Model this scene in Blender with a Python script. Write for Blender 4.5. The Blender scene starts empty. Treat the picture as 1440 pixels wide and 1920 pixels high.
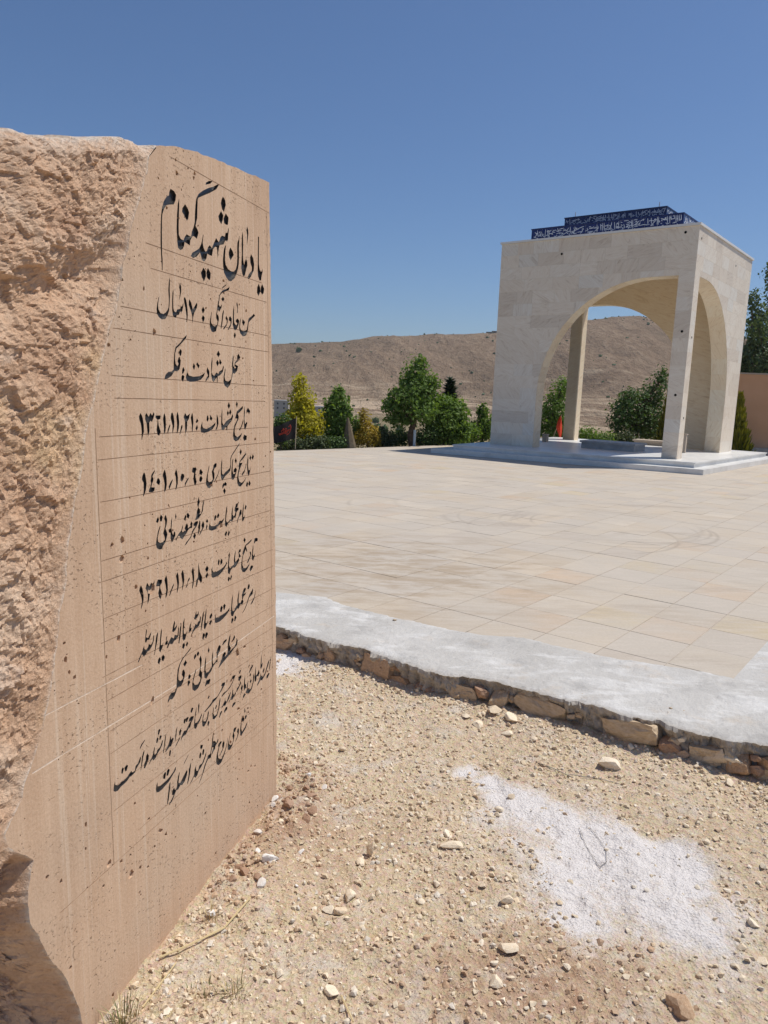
import bpy, bmesh, math, random
import numpy as np
from mathutils import Matrix, Vector
from mathutils.geometry import delaunay_2d_cdt
random.seed(7)
RNG = np.random.default_rng(11)
R = math.radians
scene = bpy.context.scene
COL = scene.collection

# ------------------------------------------------------------------ camera
CAM_H = 1.555
PITCH, ROLL = R(9.17), R(-2.21)
cp, sp, cr, sr = math.cos(PITCH), math.sin(PITCH), math.cos(ROLL), math.sin(ROLL)
c_fwd = Vector((0, cp, -sp)); c_right = Vector((cr, -sr * sp, -sr * cp)); c_up = Vector((sr, cr * sp, cr * cp))
cam = bpy.data.cameras.new('camera'); cam_o = bpy.data.objects.new('camera', cam); COL.objects.link(cam_o)
cam.sensor_fit = 'VERTICAL'; cam.sensor_height = 24.0; cam.lens = 1404 / 1920 * 24.0
cam.clip_start = 0.05; cam.clip_end = 6000
m = Matrix.Identity(4)
for i in range(3):
    m[i][0] = c_right[i]; m[i][1] = c_up[i]; m[i][2] = -c_fwd[i]
m[2][3] = CAM_H
cam_o.matrix_world = m
scene.camera = cam_o

# ------------------------------------------------------------------ light
SUN = Vector((2.79, 0.744, 5.55)).normalized()
world = bpy.data.worlds.new('World'); scene.world = world; world.use_nodes = True
wn = world.node_tree.nodes; wl = world.node_tree.links
sky = wn.new('ShaderNodeTexSky'); sky.sky_type = 'NISHITA'; sky.sun_disc = False
sky.sun_elevation = math.asin(SUN.z); sky.sun_rotation = math.atan2(SUN.x, SUN.y)
sky.altitude = 1300; sky.air_density = 1.15; sky.dust_density = 1.6; sky.ozone_density = 10.0
bg = wn['Background']; bg.inputs['Strength'].default_value = 0.088
wl.new(sky.outputs[0], bg.inputs['Color'])
sl = bpy.data.lights.new('sun', 'SUN'); sl.energy = 3.9; sl.angle = R(0.5); sl.color = (1.0, 0.955, 0.88)
so = bpy.data.objects.new('sun', sl); COL.objects.link(so)
so.rotation_euler = SUN.to_track_quat('Z', 'Y').to_euler(); so.location = (6, 4, 12)
vs = scene.view_settings
vs.view_transform = 'Standard'; vs.look = 'None'; vs.exposure = 0.09; vs.gamma = 1.0; vs.use_curve_mapping = False
scene.cycles.max_bounces = 6; scene.cycles.diffuse_bounces = 4; scene.cycles.transparent_max_bounces = 6
scene.cycles.use_denoising = True

HAZE = 0.00020

# ------------------------------------------------------------------ helpers
def hash3(ix, iy, iz, seed):
    h = (ix.astype(np.int64) * 374761393 + iy.astype(np.int64) * 668265263 + iz.astype(np.int64) * 2147483647 + seed * 974711) & 0xFFFFFFFF
    h = ((h ^ (h >> 13)) * 1274126177) & 0xFFFFFFFF
    h = ((h ^ (h >> 16)) * 2246822519) & 0xFFFFFFFF
    h = h ^ (h >> 15)
    return (h & 0xFFFFFF) / float(0xFFFFFF) * 2 - 1
def vnoise(p, seed=0):
    p = np.asarray(p, float)
    if p.shape[1] == 2: p = np.c_[p, np.zeros(len(p))]
    i = np.floor(p); f = p - i; i = i.astype(np.int64); w = f * f * f * (f * (f * 6 - 15) + 10)
    out = 0
    for dx in (0, 1):
        wx = w[:, 0] if dx else 1 - w[:, 0]
        for dy in (0, 1):
            wy = w[:, 1] if dy else 1 - w[:, 1]
            for dz in (0, 1):
                wz = w[:, 2] if dz else 1 - w[:, 2]
                out = out + wx * wy * wz * hash3(i[:, 0] + dx, i[:, 1] + dy, i[:, 2] + dz, seed)
    return out
def fbm(p, octv=4, seed=0, gain=.5, ridged=False):
    p = np.asarray(p, float); a = 1.0; o = 0; tot = 0
    for k in range(octv):
        n = vnoise(p * 2 ** k + k * 17.3, seed + k)
        if ridged: n = 1 - 2 * np.abs(n)
        o = o + a * n; tot += a; a *= gain
    return o / tot

def tag(o, label=None, cat=None, group=None, kind=None):
    if label: o['label'] = label
    if cat: o['category'] = cat
    if group: o['group'] = group
    if kind: o['kind'] = kind
    return o
def empty(name, loc=(0, 0, 0), rz=0.0, mat=None):
    o = bpy.data.objects.new(name, None); COL.objects.link(o); o.empty_display_size = .2
    if mat is not None: o.matrix_world = mat
    else: o.location = loc; o.rotation_euler = (0, 0, rz)
    return o
def mesh_data(name, V, F, mats, midx=None, smooth=False, attrs=None):
    me = bpy.data.meshes.new(name)
    V = np.asarray(V, np.float32)
    if isinstance(F, np.ndarray):
        k = F.shape[1]; nf = len(F)
        me.vertices.add(len(V)); me.vertices.foreach_set('co', V.ravel())
        me.loops.add(nf * k); me.loops.foreach_set('vertex_index', F.astype(np.int32).ravel())
        me.polygons.add(nf)
        me.polygons.foreach_set('loop_start', np.arange(0, nf * k, k, dtype=np.int32))
        me.polygons.foreach_set('loop_total', np.full(nf, k, np.int32))
        me.update(calc_edges=True)
    else:
        me.from_pydata([tuple(map(float, v)) for v in V], [], F); me.update()
    for mt in (mats if isinstance(mats, (list, tuple)) else [mats]): me.materials.append(mt)
    if midx is not None: me.polygons.foreach_set('material_index', np.asarray(midx, np.int32))
    me.polygons.foreach_set('use_smooth', np.full(len(me.polygons), bool(smooth)))
    if attrs:
        for an, (dom, arr) in attrs.items():
            arr = np.asarray(arr, np.float32)
            if arr.ndim == 1:
                at = me.attributes.new(an, 'FLOAT', dom); at.data.foreach_set('value', arr)
            else:
                at = me.attributes.new(an, 'FLOAT_COLOR', dom)
                if arr.shape[1] == 3: arr = np.c_[arr, np.ones(len(arr), np.float32)]
                at.data.foreach_set('color', arr.astype(np.float32).ravel())
    me.validate()
    return me
def link(name, me, parent=None):
    o = bpy.data.objects.new(name, me); COL.objects.link(o)
    if parent is not None: o.parent = parent
    return o
def mobj(name, V, F, mats, parent=None, **k):
    return link(name, mesh_data(name, V, F, mats, **k), parent)
def grid_faces(nr, nc, flip=False):
    i = np.arange(nr - 1)[:, None] * nc + np.arange(nc - 1)[None, :]
    i = i.ravel(); F = np.c_[i, i + 1, i + nc + 1, i + nc]
    return F[:, ::-1].copy() if flip else F
class MB:
    def __init__(s): s.V = []; s.F = []
    def add(s, V, F):
        b = len(s.V); s.V += [tuple(v) for v in V]; s.F += [tuple(b + i for i in f) for f in F]; return s
    def box(s, x0, y0, z0, x1, y1, z1):
        return s.add([(x0, y0, z0), (x1, y0, z0), (x1, y1, z0), (x0, y1, z0), (x0, y0, z1), (x1, y0, z1), (x1, y1, z1), (x0, y1, z1)],
                     [(0, 3, 2, 1), (4, 5, 6, 7), (0, 1, 5, 4), (1, 2, 6, 5), (2, 3, 7, 6), (3, 0, 4, 7)])
    def tube(s, pts, rad, n=6, cap=True):
        pts = [Vector(p) for p in pts]; rad = rad if isinstance(rad, (list, tuple)) else [rad] * len(pts); b = len(s.V)
        for i, p in enumerate(pts):
            d = (pts[min(i + 1, len(pts) - 1)] - pts[max(i - 1, 0)]).normalized()
            a = d.cross(Vector((0.31, 0.17, 0.93)));  a = a.normalized() if a.length > 1e-4 else d.orthogonal().normalized(); c = d.cross(a)
            for k in range(n):
                an = 2 * math.pi * k / n; q = p + (a * math.cos(an) + c * math.sin(an)) * rad[i]; s.V.append(tuple(q))
        for i in range(len(pts) - 1):
            for k in range(n):
                k2 = (k + 1) % n; s.F.append((b + i * n + k, b + i * n + k2, b + (i + 1) * n + k2, b + (i + 1) * n + k))
        if cap:
            s.F.append(tuple(b + k for k in range(n))[::-1]); s.F.append(tuple(b + (len(pts) - 1) * n + k for k in range(n)))
        return s
    def prism(s, poly, z0, z1):
        n = len(poly); a = sum(poly[i][0] * poly[(i + 1) % n][1] - poly[(i + 1) % n][0] * poly[i][1] for i in range(n))
        if a < 0: poly = poly[::-1]
        V = [(x, y, z0) for x, y in poly] + [(x, y, z1) for x, y in poly]
        F = [tuple(range(n))[::-1], tuple(range(n, 2 * n))] + [(i, (i + 1) % n, n + (i + 1) % n, n + i) for i in range(n)]
        return s.add(V, F)
    def build(s, name, mat, parent=None, **k): return mobj(name, s.V, s.F, mat, parent, **k)

# ------------------------------------------------------------------ materials
def newmat(name):
    mt = bpy.data.materials.new(name); mt.use_nodes = True; nt = mt.node_tree
    return mt, nt, nt.nodes['Principled BSDF']
def N(nt, typ, **kw):
    n = nt.nodes.new(typ)
    for k, v in kw.items():
        if k in ('operation', 'blend_type', 'data_type', 'attribute_name', 'noise_dimensions', 'feature', 'musgrave_type', 'wave_type', 'bands_direction', 'interpolation', 'distance', 'vector_type', 'clamp'): setattr(n, k, v)
        else: n.inputs[k].default_value = v
    return n
def L(nt, a, b): nt.links.new(a, b)
def coord(nt, kind='Object', scale=(1, 1, 1), rot=(0, 0, 0), loc=(0, 0, 0)):
    if kind == 'Position': src = nt.nodes.new('ShaderNodeNewGeometry').outputs['Position']
    else: src = nt.nodes.new('ShaderNodeTexCoord').outputs[kind]
    mp = nt.nodes.new('ShaderNodeMapping'); mp.inputs['Scale'].default_value = scale; mp.inputs['Rotation'].default_value = rot; mp.inputs['Location'].default_value = loc
    L(nt, src, mp.inputs[0]); return mp.outputs[0]
def noise(nt, vec, scale, detail=4, rough=.55, dist=0.0):
    n = nt.nodes.new('ShaderNodeTexNoise'); n.inputs['Scale'].default_value = scale; n.inputs['Detail'].default_value = detail
    n.inputs['Roughness'].default_value = rough; n.inputs['Distortion'].default_value = dist; L(nt, vec, n.inputs['Vector']); return n.outputs['Fac']
def ramp(nt, fac, stops, interp='LINEAR'):
    r = nt.nodes.new('ShaderNodeValToRGB'); r.color_ramp.interpolation = interp; e = r.color_ramp.elements
    for i, (p, c) in enumerate(stops):
        el = e[i] if i < 2 else e.new(p)
        el.position = p; el.color = (*c, 1) if isinstance(c, (tuple, list)) else (c, c, c, 1)
    L(nt, fac, r.inputs[0]); return r.outputs[0]
def mix(nt, a, b, fac, mode='MIX'):
    n = nt.nodes.new('ShaderNodeMix'); n.data_type = 'RGBA'; n.blend_type = mode
    for sock, v in ((n.inputs[6], a), (n.inputs[7], b), (n.inputs[0], fac)):
        if hasattr(v, 'is_output'): L(nt, v, sock)
        elif isinstance(v, (tuple, list)): sock.default_value = (*v, 1)
        else: sock.default_value = v
    return n.outputs[2]
def math_(nt, op, a, b=None):
    n = nt.nodes.new('ShaderNodeMath'); n.operation = op
    for i, v in enumerate((a, b)):
        if v is None: continue
        if hasattr(v, 'is_output'): L(nt, v, n.inputs[i])
        else: n.inputs[i].default_value = v
    return n.outputs[0]
def attr(nt, name, out='Fac'):
    n = nt.nodes.new('ShaderNodeAttribute'); n.attribute_name = name; return n.outputs[out]
def bump(nt, bs, h, strength, dist, prev=None):
    b = nt.nodes.new('ShaderNodeBump'); b.inputs['Strength'].default_value = strength; b.inputs['Distance'].default_value = dist
    L(nt, h, b.inputs['Height'])
    if prev is not None: L(nt, prev, b.inputs['Normal'])
    L(nt, b.outputs[0], bs.inputs['Normal']); return b.outputs[0]
def plain(name, col, rough=.6, spec=.3, var=.12, scale=8, metallic=0.0):
    mt, nt, bs = newmat(name); v = coord(nt)
    n = noise(nt, v, scale, 5, .6)
    c = mix(nt, tuple(x * (1 - var) for x in col), tuple(min(1, x * (1 + var)) for x in col), n)
    L(nt, c, bs.inputs['Base Color']); bs.inputs['Roughness'].default_value = rough; bs.inputs['Specular IOR Level'].default_value = spec; bs.inputs['Metallic'].default_value = metallic
    bump(nt, bs, n, .15, .01)
    return mt

def m_facet():
    mt, nt, bs = newmat('sawn_travertine'); v = coord(nt)
    big = noise(nt, v, 2.2, 5, .6, .4); c = ramp(nt, big, [(.25, (.49, .315, .195)), (.5, (.605, .41, .265)), (.75, (.665, .48, .325))])
    st = noise(nt, coord(nt, scale=(16, 1.1, 1)), 1.6, 4, .6); c = mix(nt, c, ramp(nt, st, [(.3, (.44, .28, .18)), (.7, (.67, .49, .35))]), .42)
    st2 = noise(nt, coord(nt, scale=(75, .9, 1), loc=(3, 0, 0)), 1.0, 2, .5); c = mix(nt, c, (.76, .64, .50), math_(nt, 'MULTIPLY', ramp(nt, st2, [(.58, 0.0), (.68, 1.0)]), .38))
    gr = noise(nt, v, 1.3, 3, .5); c = mix(nt, c, (.52, .42, .32), math_(nt, 'MULTIPLY', ramp(nt, gr, [(.52, 0.0), (.72, 1.0)]), .5))
    fine = noise(nt, v, 120, 4, .7); c = mix(nt, c, ramp(nt, fine, [(.3, (.30, .17, .10)), (.7, (.74, .58, .44))]), .22)
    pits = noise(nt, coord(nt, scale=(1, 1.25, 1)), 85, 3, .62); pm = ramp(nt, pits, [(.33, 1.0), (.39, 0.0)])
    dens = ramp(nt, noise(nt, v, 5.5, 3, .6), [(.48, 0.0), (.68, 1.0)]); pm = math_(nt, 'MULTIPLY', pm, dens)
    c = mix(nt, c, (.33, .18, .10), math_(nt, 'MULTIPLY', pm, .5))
    L(nt, c, bs.inputs['Base Color']); bs.inputs['Roughness'].default_value = .82; bs.inputs['Specular IOR Level'].default_value = .2
    b1 = bump(nt, bs, fine, .35, .004)
    h = math_(nt, 'SUBTRACT', 1.0, pm); b2 = bump(nt, bs, h, .9, .012, b1)
    saw = noise(nt, coord(nt, scale=(90, .6, 1)), 1.0, 2, .5); bump(nt, bs, saw, .25, .004, b2)
    return mt
def m_rough():
    mt, nt, bs = newmat('rough_rock'); v = coord(nt)
    a = noise(nt, v, 3.0, 6, .62, .6); c = ramp(nt, a, [(.25, (.52, .305, .185)), (.45, (.72, .465, .30)), (.6, (.80, .57, .40)), (.78, (.86, .69, .53))])
    y = noise(nt, coord(nt, loc=(4, 2, 1)), 2.1, 5, .6); c = mix(nt, c, (.80, .56, .27), math_(nt, 'MULTIPLY', ramp(nt, y, [(.54, 0.0), (.68, 1.0)]), .6))
    w = noise(nt, coord(nt, loc=(9, 5, 1)), 6, 5, .65); c = mix(nt, c, (.86, .76, .66), math_(nt, 'MULTIPLY', ramp(nt, w, [(.60, 0.0), (.70, 1.0)]), .5))
    rd = noise(nt, coord(nt, loc=(1, 7, 3)), 4, 4, .6); c = mix(nt, c, (.44, .22, .13), math_(nt, 'MULTIPLY', ramp(nt, rd, [(.56, 0.0), (.7, 1.0)]), .5))
    f = noise(nt, v, 60, 6, .7); c = mix(nt, c, ramp(nt, f, [(.3, (.36, .20, .115)), (.7, (.86, .68, .50))]), .25)
    c = mix(nt, c, (.86, .78, .68), math_(nt, 'MULTIPLY', attr(nt, 'edge'), ramp(nt, noise(nt, v, 30, 4, .7), [(.35, 0.0), (.6, 1.0)])))
    L(nt, c, bs.inputs['Base Color']); bs.inputs['Roughness'].default_value = .92; bs.inputs['Specular IOR Level'].default_value = .12
    b1 = bump(nt, bs, noise(nt, v, 60, 8, .74, .2), .8, .012); bump(nt, bs, f, .8, .008, b1)
    return mt
def m_clad(name='cream_travertine', col=((.66, .555, .44), (.80, .70, .575), (.83, .74, .62), (.87, .80, .70))):
    mt, nt, bs = newmat(name)
    oi = nt.nodes.new('ShaderNodeObjectInfo'); rnd = oi.outputs['Random']
    pos = nt.nodes.new('ShaderNodeTexCoord').outputs['Object']
    cb = nt.nodes.new('ShaderNodeCombineXYZ')
    for i, k in enumerate((31.0, 17.0, 23.0)): L(nt, math_(nt, 'MULTIPLY', rnd, k), cb.inputs[i])
    ad = nt.nodes.new('ShaderNodeVectorMath'); ad.operation = 'ADD'; L(nt, pos, ad.inputs[0]); L(nt, cb.outputs[0], ad.inputs[1])
    rt = nt.nodes.new('ShaderNodeVectorRotate'); rt.inputs['Axis'].default_value = (.6, .6, .2); L(nt, ad.outputs[0], rt.inputs['Vector']); L(nt, math_(nt, 'MULTIPLY', rnd, 9.0), rt.inputs['Angle'])
    mp = nt.nodes.new('ShaderNodeMapping'); mp.inputs['Scale'].default_value = (1, 1, 5.5); L(nt, rt.outputs[0], mp.inputs[0])
    vein = noise(nt, mp.outputs[0], 2.4, 5, .62, 1.6)
    c = ramp(nt, vein, [(.28, col[0]), (.44, col[1]), (.58, col[2]), (.75, col[3])])
    t = ramp(nt, rnd, [(0, (.86, .835, .81)), (.3, (.96, .94, .91)), (.7, (1.0, .995, .98)), (1, (.93, .965, 1.0))])
    c = mix(nt, c, t, 1.0, 'MULTIPLY')
    L(nt, c, bs.inputs['Base Color']); bs.inputs['Roughness'].default_value = .5; bs.inputs['Specular IOR Level'].default_value = .3
    bump(nt, bs, vein, .12, .01)
    return mt
def m_paving():
    mt, nt, bs = newmat('sandstone_paving'); v = coord(nt, 'Position')
    tint = attr(nt, 'tint', 'Color')
    g = noise(nt, v, 1.1, 5, .62, .3); c = mix(nt, tint, (.47, .415, .345), math_(nt, 'MULTIPLY', ramp(nt, g, [(.38, 0.0), (.58, 1.0)]), .8))
    s = noise(nt, coord(nt, 'Position', scale=(.7, 2.6, 1), rot=(0, 0, R(38))), .8, 6, .65); c = mix(nt, c, (.33, .27, .21), math_(nt, 'MULTIPLY', ramp(nt, s, [(.53, 0.0), (.70, 1.0)]), .62))
    br = noise(nt, coord(nt, 'Position', scale=(1.2, 7, 1), rot=(0, 0, R(-22))), 2.6, 5, .7); c = mix(nt, c, (.55, .48, .405), math_(nt, 'MULTIPLY', ramp(nt, br, [(.48, 0.0), (.64, 1.0)]), .5))
    f = noise(nt, v, 55, 5, .7); c = mix(nt, c, ramp(nt, f, [(.3, (.36, .29, .22)), (.7, (.74, .66, .56))]), .16)
    dm = nt.nodes.new('ShaderNodeVectorMath'); dm.operation = 'DISTANCE'; L(nt, v, dm.inputs[0]); dm.inputs[1].default_value = (.05, 6.55, 0)
    sm = math_(nt, 'MAXIMUM', math_(nt, 'SUBTRACT', 1.0, math_(nt, 'DIVIDE', dm.outputs['Value'], 2.1)), 0.0)
    c = mix(nt, c, (.36, .275, .19), math_(nt, 'MINIMUM', math_(nt, 'MULTIPLY', math_(nt, 'MULTIPLY', sm, 1.7), ramp(nt, noise(nt, coord(nt, 'Position', scale=(1, 3.2, 1), rot=(0, 0, R(33))), 1.9, 6, .72), [(.45, 0.0), (.66, 1.0)])), .7))
    # tyre scuffs: faint arcs worn onto the stone
    tot = None
    for (cx, cy, r0, wd, am) in SCUFFS:
        vd = nt.nodes.new('ShaderNodeVectorMath'); vd.operation = 'DISTANCE'; L(nt, v, vd.inputs[0]); vd.inputs[1].default_value = (cx, cy, 0)
        e = math_(nt, 'ABSOLUTE', math_(nt, 'SUBTRACT', vd.outputs['Value'], r0)); k = math_(nt, 'MAXIMUM', math_(nt, 'SUBTRACT', 1.0, math_(nt, 'DIVIDE', e, wd)), 0.0)
        k = math_(nt, 'MULTIPLY', k, am); tot = k if tot is None else math_(nt, 'MAXIMUM', tot, k)
    sn = ramp(nt, noise(nt, v, .9, 3, .6), [(.42, 0.0), (.6, 1.0)])
    c = mix(nt, c, (.30, .25, .20), math_(nt, 'MULTIPLY', tot, sn))
    L(nt, c, bs.inputs['Base Color']); bs.inputs['Roughness'].default_value = .8; bs.inputs['Specular IOR Level'].default_value = .2
    b1 = bump(nt, bs, f, .25, .004); bump(nt, bs, s, .3, .01, b1)
    return mt
def m_dirt():
    mt, nt, bs = newmat('dry_yellow_dirt'); v = coord(nt, 'Position')
    a = noise(nt, v, 2.0, 6, .62); c = ramp(nt, a, [(.3, (.56, .42, .275)), (.5, (.645, .505, .345)), (.7, (.70, .575, .42))])
    f = noise(nt, v, 38, 6, .72); c = mix(nt, c, ramp(nt, f, [(.28, (.36, .245, .155)), (.5, (.63, .49, .335)), (.72, (.84, .745, .60))]), .5)
    vo = nt.nodes.new('ShaderNodeTexVoronoi'); vo.inputs['Scale'].default_value = 95; L(nt, v, vo.inputs['Vector'])
    c = mix(nt, c, vo.outputs['Color'], .09, 'OVERLAY')
    c = mix(nt, c, (.40, .235, .15), math_(nt, 'MULTIPLY', attr(nt, 'rust'), math_(nt, 'MULTIPLY', ramp(nt, noise(nt, v, 14, 5, .7), [(.35, 0.1), (.6, 1.0)]), .8)))
    gy = noise(nt, coord(nt, 'Position', loc=(3, 1, 0)), 5, 6, .7); c = mix(nt, c, (.66, .60, .53), math_(nt, 'MULTIPLY', ramp(nt, gy, [(.53, 0.0), (.66, 1.0)]), .62))
    pn = noise(nt, v, 55, 5, .75); pf = math_(nt, 'ADD', attr(nt, 'powder'), math_(nt, 'MULTIPLY', math_(nt, 'SUBTRACT', pn, .5), .95))
    pw = math_(nt, 'MULTIPLY', ramp(nt, pf, [(.36, 0.0), (.86, 1.0)]), .93); c = mix(nt, c, (.79, .745, .715), pw)
    L(nt, c, bs.inputs['Base Color']); bs.inputs['Roughness'].default_value = .95; bs.inputs['Specular IOR Level'].default_value = .08
    b1 = bump(nt, bs, f, .9, .018); b2 = bump(nt, bs, vo.outputs['Distance'], .5, .008, b1); bump(nt, bs, noise(nt, v, 150, 3, .7), .5, .004, b2)
    return mt
def m_concrete():
    mt, nt, bs = newmat('raw_concrete'); v = coord(nt, 'Position')
    a = noise(nt, v, 1.7, 6, .6); c = ramp(nt, a, [(.3, (.45, .425, .385)), (.5, (.51, .485, .445)), (.7, (.56, .535, .495))])
    d = noise(nt, coord(nt, 'Position', scale=(1, 1.8, 1), loc=(2, 2, 0)), 2.4, 6, .68, .5); c = mix(nt, c, (.68, .66, .625), math_(nt, 'MULTIPLY', ramp(nt, d, [(.50, 0.0), (.62, 1.0)]), .8))
    dn = noise(nt, coord(nt, 'Position', loc=(5, 8, 0)), 4.2, 6, .72); c = mix(nt, c, (.55, .45, .34), math_(nt, 'MULTIPLY', ramp(nt, dn, [(.56, 0.0), (.70, 1.0)]), .5))
    e = noise(nt, coord(nt, 'Position', loc=(7, 3, 0)), 3.1, 5, .65); c = mix(nt, c, (.30, .285, .265), math_(nt, 'MULTIPLY', ramp(nt, e, [(.55, 0.0), (.70, 1.0)]), .6))
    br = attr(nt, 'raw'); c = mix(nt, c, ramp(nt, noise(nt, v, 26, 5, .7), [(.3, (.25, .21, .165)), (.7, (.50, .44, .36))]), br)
    f = noise(nt, v, 70, 6, .7); c = mix(nt, c, ramp(nt, f, [(.3, (.33, .31, .29)), (.7, (.82, .80, .78))]), .14)
    L(nt, c, bs.inputs['Base Color']); bs.inputs['Roughness'].default_value = .9; bs.inputs['Specular IOR Level'].default_value = .15
    b1 = bump(nt, bs, f, .55, .008); b2 = bump(nt, bs, noise(nt, coord(nt, 'Position', scale=(1, 4, 1), rot=(0, 0, R(33))), 9, 6, .7), .5, .015, b1); bump(nt, bs, noise(nt, v, 18, 6, .65), .4, .02, b2)
    return mt
def m_stone(name, cols, scale=14):
    mt, nt, bs = newmat(name); v = coord(nt); oi = nt.nodes.new('ShaderNodeObjectInfo')
    a = noise(nt, v, scale, 6, .65); c = ramp(nt, a, [(.3, cols[0]), (.5, cols[1]), (.72, cols[2])])
    t = ramp(nt, oi.outputs['Random'], [(0, (.86, .80, .74)), (.5, (1, .97, .93)), (1, (1.0, 1.0, 1.0))]); c = mix(nt, c, t, 1.0, 'MULTIPLY')
    L(nt, c, bs.inputs['Base Color']); bs.inputs['Roughness'].default_value = .92; bs.inputs['Specular IOR Level'].default_value = .1
    bump(nt, bs, noise(nt, v, scale, 6, .7), .5, .004)
    return mt
def m_gravel():
    mt, nt, bs = newmat('gravel'); tint = attr(nt, 'tint', 'Color'); v = coord(nt, 'Position')
    f = noise(nt, v, 90, 5, .7); c = mix(nt, tint, ramp(nt, f, [(.3, (.35, .24, .15)), (.7, (.82, .72, .58))]), .25)
    L(nt, c, bs.inputs['Base Color']); bs.inputs['Roughness'].default_value = .95; bs.inputs['Specular IOR Level'].default_value = .08
    return mt
def m_leaf(name, dark, light, trans=.3):
    mt = bpy.data.materials.new(name); mt.use_nodes = True; nt = mt.node_tree
    nt.nodes.remove(nt.nodes['Principled BSDF']); out = nt.nodes['Material Output']
    c = mix(nt, dark, light, attr(nt, 'shade'))
    d = nt.nodes.new('ShaderNodeBsdfPrincipled'); d.inputs['Roughness'].default_value = .55; d.inputs['Specular IOR Level'].default_value = .25; t = nt.nodes.new('ShaderNodeBsdfTranslucent'); ms = nt.nodes.new('ShaderNodeMixShader')
    L(nt, c, d.inputs['Base Color']); L(nt, mix(nt, c, (1.0, 1.0, .35), 1.0, 'MULTIPLY'), t.inputs['Color']); ms.inputs[0].default_value = trans
    L(nt, d.outputs[0], ms.inputs[1]); L(nt, t.outputs[0], ms.inputs[2]); L(nt, ms.outputs[0], out.inputs['Surface'])
    return mt
def m_terrain():
    mt, nt, bs = newmat('dry_hillside'); v = coord(nt, 'Position', scale=(1, .32, 1))
    a = noise(nt, v, .009, 6, .62, .8); c = ramp(nt, a, [(.32, (.22, .15, .095)), (.5, (.315, .222, .142)), (.66, (.44, .325, .205))])
    b = noise(nt, v, .085, 6, .72); c = mix(nt, c, ramp(nt, b, [(.3, (.16, .11, .074)), (.52, (.30, .21, .138)), (.72, (.44, .325, .22))]), .6)
    f = noise(nt, v, .34, 6, .8); c = mix(nt, c, ramp(nt, f, [(.32, (.11, .08, .06)), (.5, (.29, .205, .143)), (.66, (.50, .395, .29))]), .34)
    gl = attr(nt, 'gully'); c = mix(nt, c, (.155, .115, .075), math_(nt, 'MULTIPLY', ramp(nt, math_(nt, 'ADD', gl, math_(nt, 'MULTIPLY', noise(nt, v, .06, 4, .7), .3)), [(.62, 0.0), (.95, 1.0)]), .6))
    c = mix(nt, c, (.60, .47, .33), math_(nt, 'MULTIPLY', attr(nt, 'track'), ramp(nt, noise(nt, v, .03, 4, .7), [(.4, 0.0), (.55, 1.0)])))
    fld = attr(nt, 'field'); c = mix(nt, c, ramp(nt, noise(nt, v, .05, 5, .65), [(.3, (.27, .215, .125)), (.7, (.40, .325, .20))]), fld)
    sx = nt.nodes.new('ShaderNodeSeparateXYZ'); L(nt, v, sx.inputs[0])
    z = math_(nt, 'ADD', math_(nt, 'MULTIPLY', sx.outputs['Z'], .55), math_(nt, 'MULTIPLY', noise(nt, v, .02, 3, .6), 5.0))
    cbz = nt.nodes.new('ShaderNodeCombineXYZ'); L(nt, math_(nt, 'MULTIPLY', sx.outputs['X'], .02), cbz.inputs[0]); L(nt, z, cbz.inputs[2])
    stn = noise(nt, cbz.outputs[0], 1.3, 4, .7); strata = math_(nt, 'MULTIPLY', ramp(nt, stn, [(.47, 0.0), (.53, 1.0)]), attr(nt, 'strata'))
    c = mix(nt, c, (.62, .475, .33), math_(nt, 'MULTIPLY', strata, .9))
    L(nt, c, bs.inputs['Base Color']); bs.inputs['Roughness'].default_value = 1.0; bs.inputs['Specular IOR Level'].default_value = 0.0
    b1 = bump(nt, bs, b, .9, 6.0); bump(nt, bs, f, .8, 2.0, b1)
    return mt
def m_marble():
    mt, nt, bs = newmat('white_marble'); v = coord(nt)
    a = noise(nt, v, 1.4, 6, .65, 1.2); c = ramp(nt, a, [(.3, (.60, .585, .555)), (.5, (.72, .705, .67)), (.7, (.78, .765, .735))])
    L(nt, c, bs.inputs['Base Color']); bs.inputs['Roughness'].default_value = .35; bs.inputs['Specular IOR Level'].default_value = .4
    return mt
def m_dull(name, c0, c1, scale, rough=.9):
    mt, nt, bs = newmat(name); v = coord(nt); a = noise(nt, v, scale, 5, .6)
    L(nt, ramp(nt, a, [(.3, c0), (.7, c1)]), bs.inputs['Base Color']); bs.inputs['Roughness'].default_value = rough; bs.inputs['Specular IOR Level'].default_value = .15
    bump(nt, bs, a, .3, .02); return mt

SCUFFS = [(.75, 10.35, 1.25, .05, .35), (1.35, 10.6, 1.2, .09, .22), (1.95, 9.5, 1.18, .07, .4), (2.0, 9.45, 1.05, .03, .45), (2.2, 8.7, 1.2, .035, .55),
          (2.75, 9.2, 1.3, .035, .5), (2.72, 9.2, 1.12, .035, .45), (2.85, 9.5, 1.15, .05, .4), (2.95, 9.3, 1.08, .03, .5), (4.6, 9.0, 1.6, .03, .25)]
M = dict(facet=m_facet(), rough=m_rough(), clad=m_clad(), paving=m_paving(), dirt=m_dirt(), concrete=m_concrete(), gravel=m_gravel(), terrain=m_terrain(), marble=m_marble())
M['clad_bounce'] = m_clad('bounce_tinted_travertine', ((.68, .54, .37), (.82, .69, .51), (.85, .735, .56), (.88, .79, .64)))  # cream cladding for soffits and interior, warm bounce light from the plaza painted in
M['letter'] = plain('black_letter_paint', (.040, .035, .034), .36, .5, .6, 40)
M['rule'] = m_dull('scored_line', (.32, .205, .13), (.54, .365, .24), 25)
M['sawline'] = m_dull('pale_saw_mark', (.62, .49, .37), (.78, .66, .54), 30)
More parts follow.
